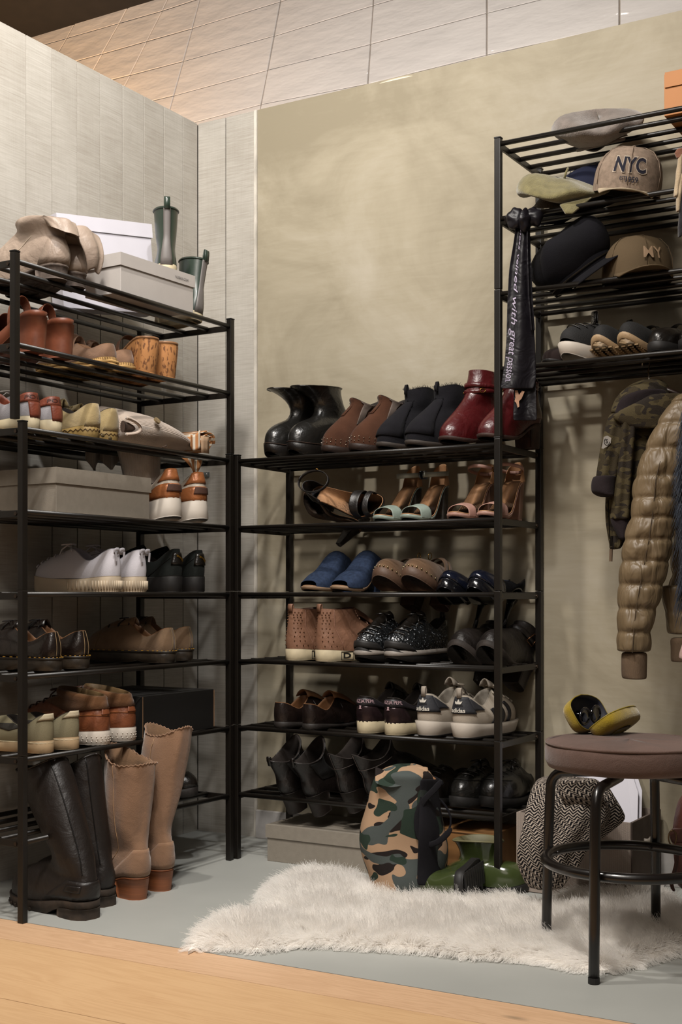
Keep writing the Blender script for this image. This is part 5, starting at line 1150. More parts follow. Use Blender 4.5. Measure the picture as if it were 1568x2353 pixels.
bg = empty('camouflage_bag', (0, 0, 0)); tag(bg, 'slumped camouflage fabric bag with black side and straps beside the fluffy rug', 'bag')
dB = 3.16
blob([(1757, 905, 960, .02, .5), (1768, 878, 985), (1785, 862, 998), (1820, 853, 1004), (1860, 843, 1012), (1900, 828, 1022), (1940, 828, 1030), (1980, 836, 1030), (2010, 846, 1024), (2052, 858, 1015)], dB, .075, 'canvas_body', CAMO, bg, noise_=.016, ns=11, m=16, pw=.8)
BKC = canvas('black_canvas', '17161a')
sheet(lambda a, b: cpt(lerp(lerp(966, 958, b), lerp(1006, 1034, b), a), lerp(1790, 2035, b), dB - .09 + .06*a**2 + .006*math.sin(b*9)), 8, 14, 'black_side', camo('dark_camouflage', ('17161a', '17161a', '2b302d', '17161a'), 13), bg, thick=.003, sub=1)
sheet(lambda a, b: cpt(lerp(862, 985, a), lerp(1800, 1760, b) + 10*math.sin(a*5) + 12*a*b, dB - .078 + .05*b + .03*abs(a-.4)), 12, 5, 'top_flap', CAMO, bg, thick=.003, sub=1)
sheet(lambda a, b: cpt(lerp(965, 1002, a), lerp(1815, 1790, b) - 8*math.sin(a*3), dB - .04 + .03*b), 6, 4, 'inner_lining', canvas('peach_lining', 'a87a58'), bg, thick=.002)
def ribbon(pts, w, name, mat, parent, nrm=None, thick=.002, sub=1):
    pts = [Vector(p) for p in pts]; n = len(pts); v = []; f = []
    for i, p in enumerate(pts):
        t = (pts[min(n-1, i+1)] - pts[max(0, i-1)]).normalized(); sd = t.cross(nrm or FV).normalized() * w/2; v += [p - sd, p + sd]
        if i: f.append((2*i-2, 2*i-1, 2*i+1, 2*i))
    return link(name, v, f, mat, parent, True, sub=sub, thick=thick)
ribbon([cpt(u, v, dB - .085) for u, v in ((1018, 1790), (1000, 1815), (972, 1838), (958, 1870), (958, 1905), (966, 1935), (990, 1945), (1020, 1928), (1040, 1900))], .017, 'strap', BKC, bg)
ribbon([cpt(u, v, dB - .03) for u, v in ((1005, 1830), (1025, 1850), (1040, 1880), (1034, 1908), (1016, 1925))], .006, 'strap', BKC, bg)
ribbon([cpt(u, v, dB + .0) for u, v in ((940, 1790), (960, 1780), (985, 1782), (1015, 1795), (1018, 1805))], .012, 'strap', BKC, bg)
OLG = rubber('olive_gloss_rubber', '3a4424', .18, coat=.6); OLI = rubber('olive_inside_rubber', '6d6848', .6); 
r, s = shoe('rain_boot', 'olive green rubber boot standing with its wide mouth up, in front of the cardboard box', 'olive rain boots', at_z(1052, 2036, 0)[:2] + (0,), R(-78), cat='rain boot', L=.185, W=.1, th=.014, toeh=.05, rim=(.065, .066, .07), op=(.0, .58, .78), hw=.85, bulge=.004,
    shaft=[(.056, .082, .034, .046, 0), (.055, .102, .04, .052, 0), (.054, .124, .048, .064, .02, 0, -.003)])
s.upper(OLG, lining=OLI); cupsole(s, BLKR, .016); s.seam([(2*math.pi*k/30, 3.97) for k in range(31)], OLI, r=.0022, n=2, name='rim_band')
p = at_z(1064, 2088, .0)
r, s = shoe('rain_boot', 'olive green rubber boot lying on its side with black treaded sole showing', 'olive rain boots', (p.x, p.y, .046), R(8), rx=R(0), ry=R(-94), cat='rain boot', L=.185, W=.1, th=.014, toeh=.05, rim=(.07, .07, .075), op=(.0, .58, .8), hw=.85, bulge=.004,
    shaft=[(.055, .09, .04, .05, 0), (.055, .11, .042, .052, 0), (.055, .125, .044, .054, 0), (.055, .135, .044, .055, 0)])
s.upper(OLG, lining=OLI); cupsole(s, BLKR, .018)
for k in range(9): MB().box((-.03 if k % 2 else -.02, .014 + .018*k, -.004), (.036, .024 + .018*k, .001)).build('tread', BLKR, r)
# ---- fabric box, paper, tweed coat
LIN_ = stripes_uv('woven_pale_linen', ('a3958a', '857970'), 420, .9, .4)
fb = empty('storage_box', (0, 0, 0)); tag(fb, 'open pale fabric storage box behind the stool holding a tweed coat', 'storage box')
x0, x1, y0_, y1_, hb_ = -1.268, -.975, 2.995, 3.225, .197
def wallp(p, q, name, m): return sheet(lambda a, b: Vector((lerp(p[0], q[0], a), lerp(p[1], q[1], a), .002 + b*(hb_-.002))), 3, 3, name, m, fb, thick=.006, flat=True)
wallp((x0, y0_), (x1, y0_), 'front_panel', LIN_); wallp((x0, y1_), (x1, y1_), 'back_panel', LIN_); wallp((x0, y0_), (x0, y1_), 'side_panel', LIN_); wallp((x1, y0_), (x1, y1_), 'side_panel', mk('taupe_fabric_side', '5b4e46', .9, bump=.3, bs=600))
MB().box((x0, y0_, .001), (x1, y1_, .005)).build('base', LIN_, fb); MB().tube([(x1+.0035, y0_+.09, .14), (x1+.005, y0_+.11, .135), (x1+.005, y0_+.13, .135), (x1+.0035, y0_+.15, .14)], .006, 8).build('handle', mk('pale_handle', 'b5aba0', .6), fb, smooth=True)
pp = empty('paper_bag', (0, 0, 0)); tag(pp, 'white stiff paper bag leaning out of the fabric storage box', 'paper bag')
q0 = [(-1.20, 3.13, .08), (-.995, 3.10, .08), (-1.01, 3.16, .245), (-1.055, 3.19, .345), (-1.215, 3.19, .365)]
n_ = Vector((0, .012, .004))
link('paper_front', [Vector(p) for p in q0], [(0,1,2,3,4)], WBX, pp, False, thick=.002); link('paper_back', [Vector(p) + n_*1.6 + Vector((.004,0,-.004)) for p in q0], [(0,1,2,3,4)], WBX, pp, False, thick=.002)
TW = mk('herringbone_tweed', '888', .95) if False else None
m = bpy.data.materials.new('herringbone_tweed'); m.use_nodes = True; MATS['herringbone_tweed'] = m; TW = m
nt = m.node_tree; N = nt.nodes; Lk = nt.links.new; b_ = N['Principled BSDF']; b_.inputs['Roughness'].default_value = .95; b_.inputs['Specular IOR Level'].default_value = .1
def mth(N, Lk, op, a, b=None, c=None):
    q = N.new('ShaderNodeMath'); q.operation = op
    for i, x in enumerate((a, b, c)):
        if x is None: continue
        if isinstance(x, (int, float)): q.inputs[i].default_value = x
        else: Lk(x, q.inputs[i])
    return q.outputs[0]
tc = N.new('ShaderNodeTexCoord'); nd_ = N.new('ShaderNodeTexNoise'); nd_.inputs['Scale'].default_value = 9; Lk(tc.outputs['UV'], nd_.inputs[0])
sx = N.new('ShaderNodeSeparateXYZ'); Lk(tc.outputs['UV'], sx.inputs[0])
ux = mth(N, Lk, 'MULTIPLY_ADD', nd_.outputs[0], .02, sx.outputs[0])
tri = mth(N, Lk, 'PINGPONG', mth(N, Lk, 'MULTIPLY', ux, 1.0), .010)
ph = mth(N, Lk, 'MULTIPLY', mth(N, Lk, 'ADD', sx.outputs[1], tri), 120)
fr_ = mth(N, Lk, 'FRACT', ph)
n5 = N.new('ShaderNodeTexNoise'); n5.inputs['Scale'].default_value = 260; Lk(tc.outputs['UV'], n5.inputs[0])
vv = mth(N, Lk, 'ADD', fr_, mth(N, Lk, 'MULTIPLY_ADD', n5.outputs[0], .9, -.45))
rp = N.new('ShaderNodeValToRGB'); Lk(vv, rp.inputs[0]); e = rp.color_ramp.elements; e[0].position = .5; e[0].color = (*lin('161416'), 1); e[1].position = .62; e[1].color = (*lin('a89c90'), 1); Lk(rp.outputs[0], b_.inputs['Base Color'])
bp = N.new('ShaderNodeBump'); bp.inputs['Strength'].default_value = .7; bp.inputs['Distance'].default_value = .002; Lk(vv, bp.inputs['Height']); Lk(bp.outputs[0], b_.inputs['Normal'])
tw_ = empty('tweed_coat', (0, 0, 0)); tag(tw_, 'black and white herringbone tweed coat slung over the fabric storage box', 'coat')
blob([(1786, 1255, 1330, .06, .6), (1795, 1232, 1362, .05), (1812, 1222, 1382, .03), (1840, 1214, 1398, .01), (1870, 1206, 1405, -.01, .9), (1900, 1199, 1392, -.03, .7), (1930, 1193, 1368, -.04, .6), (1960, 1188, 1348, -.04, .6), (1990, 1192, 1335, -.04, .6), (2015, 1202, 1310, -.04, .6), (2040, 1218, 1290, -.04, .6)], 2.99, .055, 'cloth_front', TW, tw_, noise_=.014, ns=12, folds=.006, fn=8, m=26, n=48)
blob([(1800, 1370, 1395, .03), (1830, 1362, 1412), (1858, 1360, 1430), (1882, 1362, 1442), (1905, 1352, 1412), (1935, 1340, 1372)], 3.0, .016, 'lapel', TW, tw_, noise_=.006, ns=20, m=12)
blob([(1788, 1300, 1350, .02), (1790, 1285, 1374), (1806, 1283, 1385), (1830, 1290, 1378, -.01, .8), (1850, 1300, 1362, 0, .5)], 2.955, .02, 'collar_roll', TW, tw_, noise_=.008, ns=20, m=10)
MB().tube([(x0+.02, y0_-.012, .185), (x0+.015, y0_-.02, .16), (x0+.02, y0_-.018, .13)], .012, 8).build('pale_fur_trim', mk('pale_fur_trim', 'b5aa9b', .95), tw_, smooth=True) if False else None
# ---- hair helper
def hairs(name, mat, P, r0, r1, parent=None):
    n, k, _ = P.shape
    hc = bpy.data.hair_curves.new(name); hc.add_curves([k]*n)
    hc.position_data.foreach_set('vector', P.astype(np.float32).ravel()) if hasattr(hc, 'position_data') else hc.attributes['position'].data.foreach_set('vector', P.astype(np.float32).ravel())
    ra = hc.attributes.get('radius') or hc.attributes.new('radius', 'FLOAT', 'POINT')
    ra.data.foreach_set('value', np.tile(np.linspace(r0, r1, k), n).astype(np.float32))
    o = bpy.data.objects.new(name, hc); COL.objects.link(o); hc.materials.append(mat)
    if parent: o.parent = parent
    o['kind'] = 'stuff'; return o
# ---- sheepskin
up_ = [(432, 2150), (455, 2118), (505, 2085), (575, 2068), (622, 2052), (600, 2030), (640, 1995), (700, 1978), (770, 1975), (830, 1985), (870, 2018), (960, 2038), (1080, 2042), (1180, 2035), (1260, 2050), (1360, 2010), (1440, 1998), (1500, 2010), (1570, 2062), (1700, 2075), (1760, 2110)]
lo_ = [(1740, 2160), (1640, 2175), (1568, 2190), (1520, 2205), (1450, 2228), (1390, 2238), (1310, 2232), (1230, 2214), (1150, 2206), (1080, 2205), (1000, 2193), (930, 2190), (840, 2184), (740, 2178), (660, 2182), (590, 2190), (520, 2186), (460, 2180)]
poly = [at_z(u, v + 6, .035) for u, v in up_] + [at_z(u, v - 4, .004) for u, v in lo_]
poly = np.array([[p.x, p.y] for p in poly]); 
def inside(P):
    x, y = P[:, 0], P[:, 1]; r_ = np.zeros(len(P), bool); j = len(poly) - 1
    for i in range(len(poly)):
        xi, yi = poly[i]; xj, yj = poly[j]; c = ((yi > y) != (yj > y)) & (x < (xj - xi) * (y - yi) / (yj - yi + 1e-12) + xi); r_ ^= c; j = i
    return r_
def edist(P):
    d = np.full(len(P), 9.); g = np.zeros((len(P), 2)); j = len(poly) - 1
    for i in range(len(poly)):
        a = poly[j]; b = poly[i]; ab = b - a; t = np.clip(((P - a) @ ab) / (ab @ ab), 0, 1); q = a + t[:, None] * ab; v = q - P; dd = np.linalg.norm(v, axis=1); m_ = dd < d; d[m_] = dd[m_]; g[m_] = v[m_]; j = i
    return d, g / (np.linalg.norm(g, axis=1)[:, None] + 1e-9)
rg = empty('sheepskin_rug', (0, 0, 0)); tag(rg, 'fluffy cream sheepskin rug on the grey concrete floor under the stool', 'rug')
hp = [Vector((x, y, .004)) for x, y in poly]; cpz = [Vector((x, y, .012)) for x, y in poly]
nP = len(poly); link('hide', [(*p[:2], .0015) for p in poly] + [(*p[:2], .008) for p in poly], [tuple(range(nP)), tuple(range(2*nP-1, nP-1, -1))] + [(i, i+nP, (i+1) % nP + nP, (i+1) % nP) for i in range(nP)], suede('rug_hide', 'f4eee6', sheen=0), rg, False)
rs = np.random.RandomState(4); NS = 130000
lo = poly.min(0); hi = poly.max(0); Q = rs.rand(NS*3, 2)*(hi-lo)+lo; Q = Q[inside(Q)][:NS]; d_, g_ = edist(Q)
def fld(Q, s, sd):
    return np.array([noise.noise(Vector((x*s, y*s, sd))) for x, y in Q])

f1 = fld(Q, 9, 1.3); f2 = fld(Q, 9, 7.7); f3 = fld(Q, 30, 3.1); f4 = fld(Q, 30, 9.1); f5 = fld(Q, 5, 2.2)
K = 6; L_ = (.042 + .012*f5 + .006*rs.randn(len(Q))) * np.clip(.55 + d_/.06, .55, 1.15)
edge = np.exp(-d_/.035)
dx = np.stack([-.35 + .9*f1 + .9*f3, -.25 + .9*f2 + .9*f4], 1) + g_ * edge[:, None] * 1.5 + rs.randn(len(Q), 2)*.16
lift = np.clip(.95 - .5*edge + .3*f5, .3, 1.4)
dr = np.concatenate([dx, lift[:, None]], 1); dr /= np.linalg.norm(dr, axis=1)[:, None]
base = np.concatenate([Q, np.full((len(Q), 1), .006)], 1)
PT = np.zeros((len(Q), K, 3)); ph1 = rs.rand(len(Q))*6.28
for k in range(K):
    f = k/(K-1); p = base + dr * (L_*f)[:, None]; p[:, 2] -= (edge*.012 + .006) * f*f; curl = .0035*f
    p[:, 0] += curl*np.sin(ph1*.5 + f1*25 + f*5.5); p[:, 1] += curl*np.cos(f2*25 + f*5.5); p[:, 2] = np.maximum(p[:, 2], .003); PT[:, k] = p
FUR = mk('cream_wool', 'fffcf8', .75, var=.02, vs=6, bump=0, spec=.2)
_n = FUR.node_tree.nodes; _t = _n.new('ShaderNodeBsdfTranslucent'); _t.inputs[0].default_value = (1, .985, .965, 1); _m = _n.new('ShaderNodeMixShader'); _m.inputs[0].default_value = .6
_l = FUR.node_tree.links.new; _l(_n['Principled BSDF'].outputs[0], _m.inputs[1]); _l(_t.outputs[0], _m.inputs[2]); _l(_m.outputs[0], _n['Material Output'].inputs[0])
hairs('fleece', FUR, PT, .0005, .0002, rg)
# ---- stool
STL = mk('black_gloss_tube', '15110f', .28, var=.1, bump=.05, coat=.2); SSU = suede('mauve_brown_suede', '66524a', vs=6)
cS = Vector((-.835, 2.555)); st_ = empty('stool', (cS.x, cS.y, 0)); tag(st_, 'round stool with brown suede seat and black tubular legs on the rug', 'stool')
prof = [(.0, .449), (.10, .448), (.15, .446), (.165, .441), (.168, .4385), (.170, .436), (.1715, .425), (.171, .405), (.166, .394), (.15, .388), (.0, .388)]
rings = [[Vector((math.cos(2*math.pi*k/64)*max(rr, .001), math.sin(2*math.pi*k/64)*max(rr, .001), z + .0015*math.sin(6*math.pi*2*k/64)*(rr > .16) + (.004*nz((math.cos(2*math.pi*k/64)*2, math.sin(2*math.pi*k/64)*2, 0), 1) if 0 < rr < .16 and z > .44 else 0))) for k in range(64)] for rr, z in prof]
loft(rings, 'seat', SSU, st_, caps=(1, 1))
MB().tube([Vector((math.cos(2*math.pi*k/64)*.168, math.sin(2*math.pi*k/64)*.168, .4415)) for k in range(64)], .0032, 8, closed=True).build('piping', SSU, st_, smooth=True)
MB().tube([Vector((math.cos(2*math.pi*k/64)*.17, math.sin(2*math.pi*k/64)*.17, .199)) for k in range(64)], .0105, 14, closed=True).build('footrest_ring', STL, st_, smooth=True)
legs = [(-.839, 2.353), (-1.02, 2.564), (-.842, 2.758), (-.655, 2.55)]
for lx, ly in legs:
    v = Vector((lx, ly)) - cS; dn = v.normalized(); f0 = lambda rr, z: Vector((dn.x*rr, dn.y*rr, z)); R1 = v.length
    z0 = 0 if (lx, ly) == legs[0] else .01
    pts = [f0(R1, z0), f0(R1-.002, .1), f0(R1-.006, .25), f0(R1-.01, .335)]
    for k in range(1, 8):
        a = math.pi/2*k/8; pts.append(f0(R1-.010 - .035*(1-math.cos(a)), .335 + .036*math.sin(a)))
    pts += [f0(R1-.06, .372), f0(.06, .378)]
    MB().tube(pts, .0105, 14).build('leg', STL, st_, smooth=True)
    MB().tube([f0(R1, z0), f0(R1, z0+.012)], .0112, 14).build('foot_cap', BLKR, st_)
    MB().ball(f0(.17-.012, .199), .004, 8, 6).build('bolt', STL, st_, smooth=True)
# ---- glasses case on the stool
VEL = suede('mustard_velvet', '98801f', vs=30); CIN = mk('navy_satin_inside', '23232e', .6, bump=.05)
gc = empty('glasses_case', cpt(1340, 1680, 2.56)); 
hp0 = at_z(1342, 1688, .4495); ax = (at_z(1452, 1662, .4495) - hp0).normalized()
gc.location = hp0 + Vector((0, 0, 0)); gc.rotation_euler = (0, 0, math.atan2(ax.y, ax.x)); gc.scale = (1.2, 1.2, 1.2); tag(gc, 'open mustard velvet glasses case with dark satin inside, on the stool seat', 'glasses case')
def shell(tilt, name, y0, wdt=.066, dp=.024, parent=None):
    """half shell hinged on the local x axis; tilt from the vertical"""
    n = 36; Lx = .146; rings_o = []; M = Matrix.Translation((0, y0, .004)) @ Matrix.Rotation(tilt, 4, 'X')
    def outl(sc, h):
        g = []
        for k in range(n):
            t = 2*math.pi*k/n; cx, cy = math.cos(t), math.sin(t); cx = math.copysign(abs(cx)**.5, cx); cy = math.copysign(abs(cy)**.6, cy)
            w_ = wdt/2*(1 + .10*math.cos(2*(cx*1.6))*(cy > 0)*1); g.append(M @ Vector((Lx/2 + cx*Lx/2*sc, h, wdt/2 + cy*w_*sc)))
        return g
    s_ = 1 if tilt > 0 else -1     # opening faces +y for the front shell
    o = loft([outl(1, 0), outl(1.01, -dp*.35*s_), outl(.95, -dp*.8*s_), outl(.8, -dp*s_), outl(.4, -dp*1.05*s_)], name, VEL, gc, caps=(0, 1), sub=1)
    loft([outl(1, 0), outl(.965, .0006*s_), outl(.95, -dp*.4*s_), outl(.85, -dp*.8*s_), outl(.4, -dp*.86*s_)], 'satin_inside', CIN, gc, caps=(0, 1), sub=0)
    MB().tube(outl(.99, .0003), .0012, 6, closed=True).build('rim', mk('gold_rim', '8d7a22', .5), gc, smooth=True)
shell(R(52), 'front_shell', -.001); shell(R(-30), 'back_shell', .001)
sg = empty('sunglasses', gc.location + Vector((0, 0, 0)), gc.rotation_euler[2]); sg.scale = (1.15, 1.15, 1.15); tag(sg, 'black sunglasses folded inside the mustard glasses case', 'sunglasses')
BG = mk('black_acetate', '0b0b10', .12, coat=.6, bump=0)
for xx in (.034, .088):
    MB().tube([(xx + .022*math.cos(a), .012 , .03 + .015*math.sin(a)) for a in [2*math.pi*k/20 for k in range(20)]], .0026, 8, closed=True).build('rim', BG, sg, smooth=True)
    MB().ball((xx, .012, .03), .021, 14, 6, (1, .08, .66)).build('lens', mk('dark_lens', '14141c', .05, bump=0, coat=1), sg, smooth=True)
MB().tube([(.055, .012, .034), (.061, .0125, .037), (.067, .012, .034)], .002, 8).build('bridge', BG, sg, smooth=True)
for xx, s2 in ((.013, 1), (.109, -1)): MB().tube([(xx, .012, .036), (xx - .002*s2, .018, .036), (xx + .03*s2, .021, .034), (xx + .07*s2, .022, .026)], .002, 8).build('temple', BG, sg, smooth=True)
# ---- brown leather bag at the right edge
LB = leather('reddish_brown_leather', '4e2b22', .5, wr=.3)
lb = empty('leather_bag', (0, 0, 0)); tag(lb, 'reddish brown leather bag with metal ring, at the right picture edge', 'bag')
blob([(1822, 1572, 1660, .03, .4), (1850, 1560, 1680), (1885, 1552, 1690), (1925, 1548, 1695), (1965, 1552, 1695), (2010, 1556, 1690), (2045, 1562, 1680)], 2.95, .05, 'bag_body', LB, lb, noise_=.006, ns=15, m=14, pw=.7)
sheet(lambda a, b: cpt(lerp(1538 + 12*abs(b-.5), 1600, a), lerp(1902, 1938, b), 2.885 - .004*math.sin(a*3)), 6, 5, 'closure_tab', LB, lb, thick=.004, sub=1)
MB().tube([cpt(1546 + 9*math.cos(a), 1925 + 17*math.sin(a), 2.88 + .004*math.sin(a)) for a in [2*math.pi*k/20 for k in range(20)]], .0018, 8, closed=True).build('metal_ring', metalm('aged_brass', '7a6248', .35), lb, smooth=True)
ribbon([cpt(u, v, 2.88) for u, v in ((1556, 1945), (1558, 1975), (1550, 2005), (1540, 2032), (1552, 2050))], .010, 'strap', LB, lb)
# ================================================================== HATS, SCARVES, COATS on the tall rack
def zsh(k): return shelf_z(k) + TOPB
def revolve(prof, M, name, mat, parent, n=40, noise_=0, ns=12, caps=(1, 0), sub=1, squash=1, seed=0, droop=None, thick=0):
    rings = []
    for r_, z in prof:
        g = []
        for k in range(n):
            t = 2*math.pi*k/n; p = Vector((math.cos(t)*r_, math.sin(t)*r_*squash, z))
            if droop: p = droop(p, t)
            if noise_: p += Vector((math.cos(t)*.4, math.sin(t)*.4, 1)) * nz((p.x+seed, p.y, p.z), ns) * noise_
            g.append(M @ p)
        rings.append(g)
    return loft(rings, name, mat, parent, caps=caps, sub=sub, thick=thick)
def TM(loc, rz=0, rx=0, ry=0): return Matrix.Translation(loc) @ Matrix.Rotation(rz, 4, 'Z') @ Matrix.Rotation(ry, 4, 'Y') @ Matrix.Rotation(rx, 4, 'X')
def wool(n, c): 
    m = mk(n, c, .98, var=.14, vs=60, bump=.9, bs=330, sheen=.6, spec=.1); return m
def fuzz(name, obj_pts, mat, parent, l=.004):
    pass
# grey beret, brim side showing towards the front
W1 = wool('grey_wool_felt', '857b74'); W1b = wool('brown_grey_felt', '4f443c')
bt = empty('beret', (0, 0, 0)); tag(bt, 'grey wool beret slouching on the very top shelf', 'hat')
c = at_y(1380, 320, 3.085); c.z = zsh(9) + .028
M = TM(c, R(10), R(20), R(-7))
revolve([(.001, .040), (.04, .04), (.08, .034), (.108, .022), (.118, .008), (.112, -.008), (.09, -.022), (.07, -.029), (.06, -.032), (.058, -.028)], M, 'crown', W1, bt, noise_=.026, ns=13, caps=(1, 0), droop=lambda p, t: p + Vector((0, 0, .014*math.sin(t*2+1))))
revolve([(.062, -.033), (.058, -.026), (.06, -.01), (.05, .01), (.001, .016)], M, 'inner_lining', W1b, bt, noise_=.01, ns=11, caps=(0, 1))
p0 = [M @ Vector((math.cos(t)*.063, math.sin(t)*.063, -.034)) for t in [2*math.pi*k/40 for k in range(40)]]
MB().tube(p0, .004, 8, closed=True).build('rolled_rim', W1, bt, smooth=True)
# orange shoebox
OBX = mk('orange_card', 'b87a42', .6, var=.03, bump=.05)
pb = at_y(1524, 290, 2.99)
r = cardbox('shoebox', 'orange lidded shoebox at the top right corner, on the highest shelf', (pb.x, 3.0, zsh(9)), R(0), .2, -.3, .1, .034, OBX)
lettering('BOX 42', lambda x, y: Vector((.022 + y*.010*-1, -.0036, .026 + x*.008)), mk('brown_print', '5b3a1e', .7, bump=0), r, 'printed_mark') if False else None
# yellow green beret
W2 = wool('moss_yellow_felt', '7c7450'); W2b = wool('brown_felt_inside', '4d3b22')
bt = empty('beret', (0, 0, 0)); tag(bt, 'moss yellow felt beret drooping over the front bar above the knotted scarf', 'hat')
c = at_y(1285, 470, 3.0); c.z = zsh(8) + .05
M = TM(c, R(28), R(24), R(-4))
revolve([(.001, .034), (.04, .036), (.075, .032), (.1, .018), (.108, .002), (.098, -.014), (.078, -.024), (.062, -.03)], M, 'crown', W2, bt, noise_=.026, ns=13, seed=3, caps=(1, 0), squash=.85, droop=lambda p, t: Vector((p.x*(1 + .25*sstep(p.x, .02, .1)), p.y, p.z*(1 - .55*sstep(p.x, 0, .1)) + .022*math.exp(-((p.x+.05)**2+(p.y)**2)/.003) + .006*sstep(p.x, .05, .12))))
revolve([(.064, -.03), (.055, -.02), (.04, .0), (.001, .004)], M, 'inner_lining', W2b, bt, caps=(0, 1), squash=.8)
MB().tube([M @ Vector((.012, 0, .028)), M @ Vector((.018, 0, .045)), M @ Vector((.024, .004, .056))], [.0035, .003, .0028], 8).build('stalk', W2, bt, smooth=True)
_d = (at_y(1310, 470, 2.94) - Vector((0, 0, CAMH))).dot(FV)
sheet(lambda a, b: cpt(lerp(lerp(1285, 1365, a), lerp(1300, 1316, a), b), lerp(lerp(470, 452, a), 492, b) , _d - .002 + .012*(1-b)), 8, 6, 'drooping_fold', W2, bt, thick=.007, sub=1)
# caps
def cap(name, label, c, rz, rx, ry, mat, visor, R_=.086, H=.1, back=False, seed=0):
    r = empty(name, (0, 0, 0)); tag(r, label, 'cap'); M = TM(c, rz, rx, ry)
    prof = [(.001, H), (.03, H*.985), (.055, H*.90), (.073, H*.70), (.083, H*.42), (R_, H*.12), (R_, 0)]
    revolve([(a, b) for a, b in prof], M, 'crown', mat, r, noise_=.006, ns=14, squash=1.1, seed=seed, droop=(lambda p, t: p + Vector((0, 0, .0))) )
    revolve([(R_-.003, .001), (.078, H*.42), (.05, H*.82), (.001, H*.93)], M, 'inner_lining', mk('cap_inside', '2a2523', .9), r, caps=(0, 1), squash=1.1)
    def vis(a, b):
        t = lerp(R(-58), R(58), a) - math.pi/2; ex = .068*math.cos((a-.5)*math.pi)**.6 if 0 < a < 1 else 0
        p = Vector((math.cos(t)*(R_-.002), math.sin(t)*(R_-.002)*1.1, .004)); q = p + Vector((0, -ex, -.004 - .012*((a-.5)*2)**2*(ex > 0)))
        return M @ p.lerp(q, b)
    sheet(vis, 17, 6, 'visor', visor, r, thick=.003)
    for k in range(6):
        P = []
        for (a, b) in prof[:-1]: t = 2*math.pi*k/6 + R(30); P.append(M @ Vector((math.cos(t)*(a+.0012), math.sin(t)*(a+.0012)*1.1, b+.0008)))
        MB().tube(P, .0009, 5).build('panel_seam', mat, r, smooth=True)
    MB().ball(M @ Vector((0, 0, H+.001)), .006, 10, 5, (1, 1, .6)).build('top_button', mat, r, smooth=True)
    return r, M, lambda x, y, off=.0035: M @ Vector((math.sin(x)*(lerp(R_, .066, min(1, max(0, (y-.2)/.8))**1.5)+off), -math.cos(x)*(lerp(R_, .066, min(1, max(0, (y-.2)/.8))**1.5)+off)*1.1, H*y*.72+.004))
NAV = canvas('navy_cotton', '1b1f33'); GRC = canvas('heather_beige_jersey', '958373', vs=90, var=.16)
c = at_y(1362, 440, 3.115); c.z = zsh(8) + .05
cap('baseball_cap', 'navy blue cap seen from the back strap side, under the beige cap', c, R(-75), R(14), 0, NAV, NAV, H=.085)
c = at_y(1440, 400, 3.03); c.z = zsh(8) + .026
r, M, fn = cap('baseball_cap', 'heather beige cap with navy NYC letters, resting on the navy cap', c, R(20), R(12), R(9), GRC, mk('cream_visor', 'b8a88e', .8), R_=.082, H=.11)
NVP = mk('navy_felt_letters', '1a1a2c', .9, bump=.2); 
def capln(x, y, sc=.47, cy=.70, off=.0048, cx=.0): return fn(cx + x*sc, cy + y*sc*1.28, off)
lettering('NYC', lambda x, y: capln(x, y), NVP, r, 'letters', bold=.03); lettering('NYC', lambda x, y: capln(x*1.03, y*1.03, off=.0038), mk('pale_letter_edge', 'c9b9a6', .9), r, 'letter_outline', bold=.07)
lettering('EST', lambda x, y: capln(x, y + .2, .11, .28, .004, -.16), NVP, r, 'small_letters', bold=.02); lettering('1959', lambda x, y: capln(x*1.05, y, .18, .28, .004, .09), NVP, r, 'small_letters', bold=.02)
# baker boy cap
BKW = mk('black_wool_twill', '131217', .9, bump=.4, bs=500, spec=.2)
bc = empty('flat_cap', (0, 0, 0)); tag(bc, 'puffy black baker boy cap with a zip band leaning on the olive cap', 'hat')
c = at_y(1312, 585, 3.02); c.z = zsh(7) + .078; M = TM(c, R(-8), R(20), R(-28))
revolve([(.001, .058), (.05, .06), (.09, .05), (.112, .024), (.112, -.004), (.1, -.026), (.086, -.036)], M, 'crown', BKW, bc, noise_=.03, ns=12, seed=2, caps=(1, 0), squash=.72)
revolve([(.088, -.034), (.088, -.06), (.082, -.06), (.082, -.036), (.001, .0)], M, 'band', BKW, bc, caps=(0, 1), squash=.72)
MB().tube([M @ Vector((math.cos(t)*.0895, math.sin(t)*.0895*.74, -.047)) for t in [2*math.pi*k/50 for k in range(50)]], .002, 5, closed=True).build('zip', mk('dark_zip', '3a342c', .4, metal=.6, var=.4, vs=600), bc)
def vis(a, b):
    t = lerp(R(-60), R(60), a) - math.pi/2 + R(50); ex = .06*math.cos((a-.5)*math.pi)**.6 if 0 < a < 1 else 0
    p = Vector((math.cos(t)*.088, math.sin(t)*.088*.74, -.058)); return M @ (p + Vector((math.cos(t)*ex*b, math.sin(t)*ex*b, -.018*b)))
sheet(vis, 15, 5, 'visor', BKW, bc, thick=.003)
# olive cap
OLC = canvas('olive_brown_cotton', '5b4c38'); c = at_y(1465, 610, 3.04); c.z = zsh(7) + .002
r, M, fn = cap('baseball_cap', 'olive brown cap with pale letters, right of the black baker boy cap', c, R(32), 0, 0, OLC, OLC, R_=.084, H=.105)
lettering('MY', lambda x, y: fn(x*.42 + .16, .56 + y*.55, .0075), mk('tan_letters', '8b7258', .8, bump=0), r, 'letters', bold=.01)
